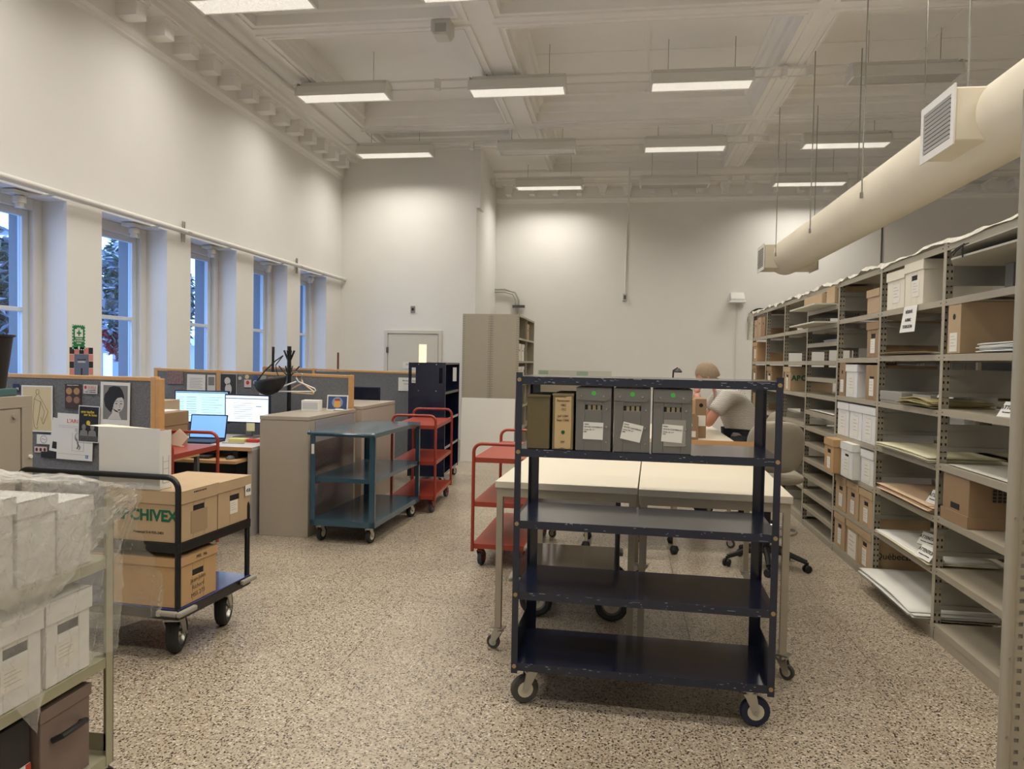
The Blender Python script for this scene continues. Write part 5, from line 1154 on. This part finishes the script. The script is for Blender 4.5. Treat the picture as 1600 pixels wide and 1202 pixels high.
bx(0, 1.42, 0, .2, .0, 1.18).build('plinth', cabm, t); bx(0, 1.42, .0, .006, 1.18, 1.335).build('print', mat('map_pale', (210, 208, 196), .7), t); bx(.02, .2, -.001, 0, 1.25, 1.325).build('green_patch', mat('map_green', (164, 184, 166), .7), t); bx(.75, .97, -.001, 0, 1.22, 1.32).build('green_patch', MATS['map_green'], t)
t = thing('paper_print', 'white drawing print hanging on the back wall above the black case', 'poster', (2.20, YB, .82)); bx(0, .20, -.004, 0, 0, .26).build('sheet', paper, t); q = M()
for k in range(16):
    a, b = rnd.uniform(0, .18), rnd.uniform(0, .24); stroke(q, [(a, b), (min(.2, a+rnd.uniform(-.04, .06)), b+rnd.uniform(-.03, .05))], .0015, -.005)
q.build('drawing', greyp, t)
t = thing('equipment_case', 'tall black case against the back wall behind the man', 'case', (2.0, 13.2, 0)); bx(0, .22, 0, .3, .0, .92).build('body', blackpl, t, bevel=.01); bx(.05, .17, -.02, 0, .80, .84).build('handle', greyd, t)
# ================================================================== SHELVING RANGE (right)
SX, SD = 1.757, .46
lev = [[.09, .40, .69, .98, 1.28, 1.58, 1.88], [.09, .39, .68, .97, 1.27, 1.58, 1.88], [.07, .37, .67, .96, 1.27, 1.57, 1.88],
       [.05, .20, .34, .49, .64, .79, .94, 1.09, 1.25, 1.40, 1.55, 1.71, 1.86, 2.01], [.07, .36, .65, .95, 1.24, 1.55, 1.86], [.07, .36, .65, .95, 1.24, 1.55, 1.86], [.07, .36, .65, .94, 1.25, 1.55, 1.86]]
ys = [3.37, 4.365, 5.36, 6.33, 7.32, 8.30, 9.27, 10.20]
bl = ['beige steel shelving bay nearest the camera', 'beige steel shelving bay second from the camera, holding the hanging sign', 'beige steel shelving bay with rows of white and brown archive boxes', 'beige steel shelving bay with many closely spaced shelves', 'beige steel shelving bay holding a single lettered carton', 'beige steel shelving bay second from the far end', 'beige steel shelving bay at the far end of the range']
TOP = 2.18
upr = None
def upright(parent, y, x0, s_):
    """front or back post with slotted side flange; s_=+1 front(-X face), -1 back"""
    q = M(); q.box(*sorted((x0, x0+s_*.003)), y-.018, y+.018, 0, TOP+.01); q.box(*sorted((x0+s_*.003, x0+s_*.045)), y-.002, y+.001, 0, TOP+.01); q.build('upright', shelfm, parent)
holes = None
shelfmesh = None
PM = {}
for b in range(7):
    t = thing('shelving_bay', bl[b], 'shelving', (SX, 0, 0), 0, 'beige steel shelving range on the right'); y0, y1 = ys[b], ys[b+1]
    for y in ([y1] if b else [y1, y0]):
        upright(t, y, 0, 1); upright(t, y, SD, -1)
        q = M()
        for k in range(56):
            z = .05+.038*k
            for dx in (.014, .036): q.box(dx-.004, dx+.004, y-.0035, y-.002, z, z+.014)
            for dx in (SD-.014, SD-.036): q.box(dx-.004, dx+.004, y-.0035, y-.002, z, z+.014)
        if 'h' not in PM:
            o = q.build('slot_holes', slotm, t, kind='stuff'); PM['h'] = (o.data, y)  # flat dark insets stand for shade in the upright slots
        else:
            o = bpy.data.objects.new('slot_holes', PM['h'][0]); C.objects.link(o); o.parent = t; o.location = (0, y-PM['h'][1], 0); o['kind'] = 'stuff'
        gaps = lev[1]+[TOP]
        for z0, z1 in zip(gaps[:-1], gaps[1:]):
            if z0 < .2 and b == 1: continue
            if 'p' not in PM:
                q = M(); q.box(.046, SD-.046, -.001, .001, 0, .15); q.box(.003, SD-.003, -.012, -.001, .118, .15); q.box(.003, SD-.003, -.012, -.001, 0, .025)
                PM['p'] = q.build('side_panel', panelb, t).data; o = bpy.data.objects['side_panel']
            else:
                o = bpy.data.objects.new('side_panel', PM['p']); C.objects.link(o); o.parent = t
            o.location = (0, y, z0+.075)
    for k, z in enumerate(lev[b]+[TOP]):
        nm = 'top_panel' if z == TOP else 'shelf'
        L_ = round(y1-y0-.036, 3)
        if L_ not in PM:
            q = M(); q.box(.0, SD, 0, L_, -.002, 0); q.box(0, .002, 0, L_, -.036, -.002); q.box(SD-.002, SD, 0, L_, -.036, -.002); q.box(.002, .012, 0, L_, -.036, -.034)
            o = q.build(nm, shelfm, t); PM[L_] = o.data
        else:
            o = bpy.data.objects.new(nm, PM[L_]); C.objects.link(o); o.parent = t
        o.location = (.001, y0+.018, z)
    q = M()
    for z in lev[b]+[TOP]:
        for y in (y0+.035, y1-.035, ): q.cyl((.001, y, z-.018), (-.001, y, z-.018), .0035, 6)
    q.build('rivets', slotm, t, kind='stuff')
    bx(.004, .02, y0+.018, y1-.018, 0, lev[b][0]-.037).build('kick_plate', shelfm, t)
# second range behind, seen through the gaps
for b in range(6):
    y0 = 3.2+1.15*b
    t = thing('shelving_bay', 'dim beige shelving bay in the row behind the main range, %s' % ['nearest', 'second', 'third', 'fourth', 'fifth', 'farthest'][b], 'shelving', (2.95, y0, 0), 0, 'second shelving range')
    for z in (.1, .48, .86, 1.24, 1.62, 2.0):
        if 's2' not in PM: o = tray(t, 0, .42, .01, 1.13, 0, shelfm, .03, .002); PM['s2'] = o.data
        else: o = bpy.data.objects.new('shelf', PM['s2']); C.objects.link(o); o.parent = t
        o.location = (0, 0, z)
    for y in (0, 1.13):
        for x in (0, .40): bx(x, x+.03, y, y+.012, 0, 2.05).build('upright', shelfm, t)
for b in range(2, 6): bx(.405, .415, .012, 1.13, .1, 2.03).build('back_panel', panelb, bpy.data.objects['shelving_bay.%03d' % (7+b)])  # panels added to keep the bright far wall out of the gaps
r = random.Random(3); i = 0
for b in range(6):
    for z in (.1, .48, .86, 1.24, 1.62):
        if r.random() < .6:
            i += 1; w_ = r.choice((.5, .3, .7)); y = 3.25+1.15*b+w_/2+r.uniform(0, .3)
            mm = r.choice((kraft3, plasticgrey, kraft3, plasticgrey, whitebox))
            t = thing('archive_box', '', 'box', (2.97, y, z), radians(-90), 'boxes in the second shelving range'); t['label'] = '%s archive box, shelf %s, %s bay of the row behind' % ({'white_board': 'white', 'grey_corrugated_plastic': 'grey'}.get(mm.name, 'brown'), {.1: 'one', .48: 'two', .86: 'three', 1.24: 'four', 1.62: 'five'}[z], ['nearest', 'second', 'third', 'fourth', 'fifth', 'farthest'][b])
            bx(-w_/2, w_/2, 0, .36, 0, .25).build('body', mm, t); bx(-w_/2-.004, w_/2+.004, -.004, .364, .19, .256).build('lid', mm, t)

RZ = radians(-90)
def sb_(label, y, z, w_, h, m, d=.38, lab=None, style=0, lid=True, hole=True, off=.0, lidh=.055, inked=True, name='archive_box', grp='boxes on the main shelving range'):
    return bankbox(name, label, (SX+.004+off, y, z+.0005), w_, d, h, RZ, m, grp, lab, lid, hole, lidh, style, inked)
# bay 2 columns (third from the camera): y centres
L1 = (0, .10, .12, .13)
# level 1.27
sb_('narrow brown carton left on the upper box row of the third bay', 6.19, 1.27, .15, .27, kraft3, lab=(0, .08, .08, .10), style=2, lid=False)
sb_('white archive box between two brown ones on the upper row', 5.95, 1.27, .27, .25, whitebox, lab=(0, .10, .12, .14))
sb_('brown carton right on the upper box row of the third bay', 5.50, 1.27, .25, .25, kraft3, lab=(0, .09, .09, .12), lid=False)
for k, y in enumerate((6.13, 5.82, 5.53)): sb_('white archive box %s in the row of three white boxes' % ['left', 'middle', 'right'][k], y, .96, .28, .26, whitebox, lab=(0, .10, .13, .15))
sb_('orange brown archive carton jutting out left of two white boxes', 6.16, .67, .25, .26, kraft2, lab=(.0, .07, .08, .09), off=-.09)
sb_('white archive box middle of the mixed row, slightly jutting out', 5.84, .67, .28, .26, whitebox, lab=(0, .09, .13, .14), off=-.05)
sb_('white archive box right of the mixed row below the three white ones', 5.53, .67, .26, .24, whitebox, lab=(0, .09, .13, .14))
for k, y in enumerate((6.13, 5.83, 5.53)): sb_('brown archive carton %s on the second shelf from the floor' % ['left', 'middle', 'right'][k], y, .37, .27, [.27, .27, .26][k], kraft, lab=(0, .08, .09, .10))
for k, y in enumerate((6.13, 5.81, 5.53)): QB = sb_(['brown archive carton left on the bottom shelf', 'brown archive carton with a big white sheet, middle of the bottom shelf', 'brown archive carton right on the bottom shelf'][k], y, .07, .27, .27, kraft, lab=[(0, .09, .08, .12), (0, .10, .19, .19), (0, .08, .09, .12)][k])
sb_('brown carton at the right end of the top shelf of the third bay', 5.52, 1.88, .25, .17, kraft, lid=True, hole=False)
sb_('tall brown carton with two holes at the right of the third bay, sixth shelf', 5.50, 1.57, .25, .25, kraft3, lab=(0, .08, .09, .1))
# bay 1
sb_('large white archive box left of the pair on the top shelf', 5.10, 1.88, .30, .245, creambox, lab=(.02, .10, .12, .12), lidh=.06)
sb_('large white archive box right of the pair above the hanging sign', 4.80, 1.88, .28, .265, creambox, lab=(.03, .10, .10, .10), lidh=.06)
t = thing('paper_sign', 'white paper sign hanging from the shelf under the white boxes', 'sign', (SX-.003, 4.815, 1.88)); M().add([(0, .10, 0), (0, -.10, 0), (-.014, -.105, -.16), (-.014, .13, -.16)], [(0, 1, 2, 3)]).build('sheet', paper, t); t.children[0].modifiers.new('solid', 'SOLIDIFY').thickness = .002
TL = Matrix.Rotation(radians(17), 4, 'Y')
for s_, z in (('RÉSERVÉ', -.045), ('AUBRIC', -.095), ('STURGEON', -.135)): text(s_, 'lettering', .028, FNX(-.003+z*.0875, .01, z), inkm, t)
def flatbox(label, y0, y1, z, h, m, x0=.0, x1=.40): 
    t = thing('flat_box', label, 'box', (SX+x0, y0, z)); bx(0, x1, 0, y1-y0, 0, h*.6).build('base', m, t, bevel=.002); bx(-.003, x1+.003, -.003, y1-y0+.003, h*.25, h).build('lid', m, t, bevel=.002); return t
flatbox('flat grey archive box at the left of the fifth shelf', 4.92, 5.30, 1.271, .075, mat('flatbox_grey', (150, 146, 138), .6)); flatbox('second flat grey archive box behind the olive folders', 4.62, 4.88, 1.271, .07, MATS['flatbox_grey'], .05, .36)
def papers(name, label, x0, x1, y0, y1, z, n, m, jit=.03, th=.004, curl=.01, cat='folders', seed=1, over=0):
    t = thing(name, label, cat, (SX, 0, z)); rr = random.Random(seed)
    for k in range(n):
        dx, dy = rr.uniform(-jit, jit), rr.uniform(-jit, jit); c_ = rr.uniform(.3, 1)*curl; q = M()
        def fn(u, v, k=k, dx=dx, dy=dy, c_=c_): return (x0+dx+(x1-x0)*u, y0+dy+(y1-y0)*v, th*(k+.5)+c_*(1-u)**3*sin(v*3.1)+c_*.2*sin(v*9+k))
        q.grid(fn, 8, 10); o = q.build('folder' if cat == 'folders' else 'sheet', m if not isinstance(m, (list, tuple)) else m[k % len(m)], t, smooth=True); md = o.modifiers.new('solid', 'SOLIDIFY'); md.thickness = th*.8; md.offset = 1
    return t
olive = mat('olive_folder', (150, 138, 96), .8); creamf = mat('cream_folder', (206, 200, 168), .7); tanf = mat('tan_folder', (206, 178, 146), .7)
papers('paper_folders', 'olive grey folders beside the flat grey boxes', -.03, .30, 4.42, 4.88, 1.272, 5, olive, .015, .010, .02, seed=2)
papers('paper_folders', 'thin brown and white papers on the sixth shelf of the second bay', .0, .36, 4.45, 5.30, 1.582, 3, [kraft3, paper, olive], .02, .004, .012, seed=3)
papers('paper_folders', 'cream folders spread on the fourth shelf of the second bay', -.02, .36, 4.42, 5.26, .973, 5, [creamf, creamf, olive, creamf], .03, .007, .012, seed=4)
papers('paper_folders', 'stack of tan folders on the third shelf of the second bay', -.01, .36, 4.42, 5.24, .683, 7, tanf, .02, .006, .004, seed=5)
papers('paper_folders', 'mixed manila folders and white sheets with a tent sign on them', -.01, .36, 4.42, 5.26, .393, 4, [tanf, creamf, paper, paper], .03, .005, .006, seed=6)
papers('paper_sheets', 'large crumpled white sheets on the bottom shelf of the second bay', -.08, .38, 4.42, 5.30, .093, 6, paper, .03, .006, .015, 'papers', 7)
papers('paper_sheets', 'white papers piled on the open shelf beside the tall brown box', .02, .34, 3.50, 3.98, 1.582, 7, paper, .02, .006, .012, 'papers', 8)
papers('paper_sheets', 'single white sheet lying on the fourth shelf of the nearest bay', .02, .42, 3.45, 4.28, .983, 1, mat('dusty_paper', (196, 192, 180), .8), 0, .003, .0, 'papers', 9)
papers('paper_sheets', 'white sheets on a shelf of the closely spaced bay', .02, .40, 6.4, 7.2, 1.093, 2, paper, .02, .003, .004, 'papers', 10)
papers('paper_sheets', 'white sheets on the twelfth shelf of the closely spaced bay', .06, .42, 6.4, 6.95, 1.713, 3, paper, .02, .006, .004, 'papers', 11)
def flags(parent, x, z, s_, y=-.002, T=None):
    q = M()
    for i_ in (0, 1):
        for j_ in (0, 1):
            a, b_ = x+i_*s_*1.15, z+j_*s_*.82
            q.box(a, a+s_*.42, y, y+.001, b_, b_+s_*.30); q.box(a+s_*.58, a+s_, y, y+.001, b_, b_+s_*.30); q.box(a, a+s_*.42, y, y+.001, b_+s_*.40, b_+s_*.70); q.box(a+s_*.58, a+s_, y, y+.001, b_+s_*.40, b_+s_*.70)
    return q.build('flag_emblem', inkm, parent)
text('Québec', 'lettering', .062, FX(.1375, .125, .105), inkm, QB)
fq = flags(QB, 0, 0, .032); fq.matrix_local = Matrix.Translation((.1385, .228, .105)) @ Matrix.Rotation(pi/2, 4, 'Z')
# tent cards
def tent(label, x, y, z, rz=0, w_=.16, h=.07):
    t = thing('tent_sign', label, 'sign', (SX+x, y, z), rz, 'ATTENTION tent signs')
    a = .045
    o = M().add([(-a, -w_/2, 0), (-a, w_/2, 0), (0, w_/2, h), (0, -w_/2, h)], [(0, 1, 2, 3)]).build('front_leaf', paper, t); o.modifiers.new('solid', 'SOLIDIFY').thickness = .0015
    o = M().add([(a, -w_/2, 0), (a, w_/2, 0), (0, w_/2, h), (0, -w_/2, h)], [(0, 1, 2, 3)]).build('back_leaf', paper, t); o.modifiers.new('solid', 'SOLIDIFY').thickness = .0015
    al = math.atan2(a, h); Tn = Matrix.Translation((-a/2-.002, 0, h/2)) @ Matrix.Rotation(al, 4, 'Y')
    text('ATTENTION', 'lettering', .030, Tn @ FNX(-.001, 0, .0), inkm, t); text('Documents en traitement', 'lettering', .011, Tn @ FNX(-.001, 0, -.020), inkm, t)
    return t
tent('white ATTENTION tent sign alone on the fourth shelf from the top of the nearest bay', .08, 3.72, 1.281, radians(12))
tent('white ATTENTION tent sign on the olive folders', .12, 4.50, 1.335, radians(8)); tent('white ATTENTION tent sign on the tan folder stack', .08, 4.50, .728, radians(8))
tent('white ATTENTION tent sign on the white sheets of the second lowest shelf', .16, 4.80, .420, radians(15)); tent('white ATTENTION tent sign partly hidden by the upright near the floor', .02, 4.47, .418, radians(5))
# bay 0
t = sb_('tall narrow brown box with a handle hole and label in the nearest bay', 4.235, 1.582, .15, .275, kraft, .44, lab=(0, .06, .09, .10), style=2, lid=False, name='document_box')
M().cyl((.0755, .28, .262), (.077, .28, .262), .02, 14).build('finger_notch', slotm, t)
t = thing('carton', 'upside-down brown carton with inverted lettering in the nearest bay', 'box', (SX+.01, 4.16, .692), RZ, 'boxes on the main shelving range')
bx(-.15, .15, .0, .42, .0, .255).build('body', kraft3, t, bevel=.003); q = M(); q.box(-.156, .156, -.006, -.001, 0, .06); q.box(-.156, .156, .421, .426, 0, .06); q.box(-.156, -.151, -.001, .421, 0, .06); q.box(.151, .156, -.001, .421, 0, .06); q.build('lid', kraft3, t)
bx(-.05, .05, -.0015, -.0002, .075, .105).build('handle_hole', slotm, t)
fe = flags(t, -.10, 0, .042); fe.matrix_local = Matrix.Translation((.1535, .16, .16)) @ Matrix.Rotation(pi/2, 4, 'Z') @ Matrix.Translation((.05, 0, -.02))
text('Québec', 'lettering', .075, Matrix.Translation((.1515, .36, .185)) @ Matrix.Rotation(pi/2, 4, 'Z') @ Matrix.Rotation(pi/2, 4, 'X') @ Matrix.Rotation(pi, 4, 'Z'), inkm, t)
t = thing('portfolio', 'large pale grey portfolio with black ribbon ties on the top shelf of the nearest bay', 'portfolio', (SX, 0, 2.045)); pf = mat('portfolio_grey', (176, 172, 160), .6)
def pfn(u, v): return (-.10+.52*u, 3.42+.80*v, .0)
q = M(); q.prism([(-.10, 3.40), (-.12, 4.0), (-.02, 4.22), (.42, 4.22), (.42, 3.40)], 'z', 0, .010); q.build('lower_cover', pf, t)
q = M(); q.add([(-.10, 3.40, .06), (-.12, 4.0, .045), (-.02, 4.22, .011), (.42, 4.22, .011), (.42, 3.40, .06)], [(0, 1, 2, 3, 4)]); o = q.build('upper_cover', pf, t); o.modifiers.new('solid', 'SOLIDIFY').thickness = .006
M().tube([(-.125, 3.86, -.004), (-.128, 3.86, .03), (-.125, 3.86, .055), (-.10, 3.86, .062)], .004, 6).build('ribbon', blackpl, t); M().tube([(-.12, 3.86, .06), (-.13, 3.92, .045), (-.135, 3.96, .03)], .004, 6).build('ribbon', blackpl, t); M().tube([(-.12, 3.86, .06), (-.14, 3.90, .03), (-.14, 3.93, .015)], .004, 6).build('ribbon', blackpl, t)
for y in (3.6, 4.1): tag(bx(SX+.20, SX+.44, y-.04, y+.04, 1.881, 2.044).build('grey_block', panelb), 'grey block under the %s of the grey portfolio' % ('near end' if y < 4 else 'far end'), 'block')
t = thing('folded_rods', 'beige steel rods lying on the bottom shelf of the nearest bay', 'rods', (SX+.05, 3.45, .091)); M().box(0, .22, 0, .02, 0, .012).build('rod', shelfm, t); M().box(.0, .02, .02, .30, 0, .012).build('rod', shelfm, t)
# bay 3
for k, (z, lb_) in enumerate(((2.012, 'pale board jutting out of the top of the closely spaced bay'), (1.862, 'pale board jutting out under the topmost one'))):
    tag(bx(SX-.17, SX+.43, 6.40, 7.30, z, z+.012).build('loose_board', mat('board_cream', (206, 202, 186), .6)), lb_, 'board')
sb_('long brown carton lying on the topmost jutting board', 7.02, 2.026, .62, .11, kraft, .30, off=-.04, lid=False, hole=False, name='carton'); sb_('small brown carton right of the long one on the topmost board', 6.52, 2.026, .24, .14, kraft, .30, off=-.02, lid=False, hole=False, name='carton')
t = thing('blue_box', 'bright blue box on a high shelf of the closely spaced bay', 'box', (SX+.2, 6.75, 1.711)); bx(0, .22, 0, .34, 0, .06).build('body', mat('bright_blue', (40, 110, 190), .5), t, bevel=.003)
# bays 4-6
t = sb_('lettered brown archive carton on the fifth shelf of the fifth bay', 8.12, 1.241, .28, .25, kraft, .42, lab=(0, .08, .06, .12)); text('ARCHIVEX', 'lettering', .075, Matrix.Translation((.1415, .19, .11)) @ Matrix.Rotation(pi/2, 4, 'Z') @ Matrix.Rotation(pi/2, 4, 'X'), greenink, t, bold=.0028)
sb_('brown carton with a white label in the second bay from the far end', 9.06, 1.241, .28, .25, kraft3, .40, lab=(0, .08, .12, .12))
sb_('brown carton with a small hole at the far end, top shelf left', 10.02, 1.862, .22, .23, kraft, lab=None, style=2, lid=False); sb_('brown carton on the far end top shelf, second from left', 9.77, 1.862, .22, .25, kraft, style=2, lid=False); sb_('brown carton on the far end top shelf, third from left', 9.52, 1.862, .22, .24, kraft3, style=2, lid=False)
sb_('orange brown carton on the far end bay, second shelf down', 10.02, 1.552, .28, .25, kraft2, lab=(0, .1, .1, .12)); sb_('brown carton on the far end bay, third shelf down', 10.02, 1.252, .27, .25, kraft3, lab=(0, .1, .1, .1))
sb_('brown carton low on the far end bay behind the chair', 9.95, .942, .30, .20, kraft3, lid=False, hole=False, name='carton'); sb_('large brown carton standing behind the navy cart post in the far end bay', 9.6, .652, .34, .27, kraft2, lid=False, hole=False, name='carton')
# dust sheet on top, draping over the far end
q = M()
def dust(u, v):
    y = 3.2+7.12*u; x = SX-.03+.53*v
    z = TOP+.024+.016*nz(u*4.3, v*1.5)+(.014 if u > .3 else .004)*(nz(u*14, v*2)+.4)
    if v < .06: z -= .022+.006*nz(u*9, .3); x = SX-.012
    return (x, y, max(z, TOP+.004) if v >= .06 else z)
q.grid(dust, 220, 14); t = thing('dust_sheet', 'dusty clear plastic sheet laid along the top of the shelving range', 'plastic sheet', (0, 0, 0)); q.build('sheet', polyC, t, smooth=True)
q = M(); 
def drape(u, v): return (SX-.06-.05*v*sin(u*3)+.5*u, 10.25+.05*v+.02*sin(u*22)*v, TOP+.02-.36*v)
q.grid(drape, 30, 12); q.build('end_drape', polyC, t, smooth=True)
# near slotted post at the right edge of the picture
t = thing('shelving_post', 'near slotted beige shelving post running down the right edge of the picture', 'post', (1.262, 2.6, 0))
q = M(); q.tube([(.018, .0, 0), (.018, .0, 2.4)], .018, 14); q.build('rounded_edge', shelfm, t, smooth=True)
q = M(); q.box(.03, .048, -.002, .002, 0, 2.4); q.box(.062, .078, -.002, .002, 0, 2.4); q.box(.090, .14, -.002, .002, 0, 2.4)
for k in range(62): z = .01+.0385*k; q.box(.048, .062, -.002, .002, z+.014, z+.0385)
for k in range(62): z = .03+.0385*k; q.box(.078, .090, -.002, .002, z+.010, z+.0385)
q.build('slotted_flange', shelfm, t); bx(.03, .14, .003, .012, 0, 2.4).build('web', panelb, t)
for z in (.56, 1.02, .30): M().cyl((.020, -.017, z), (.020, -.021, z), .005, 10).build('bolt', steel, t)
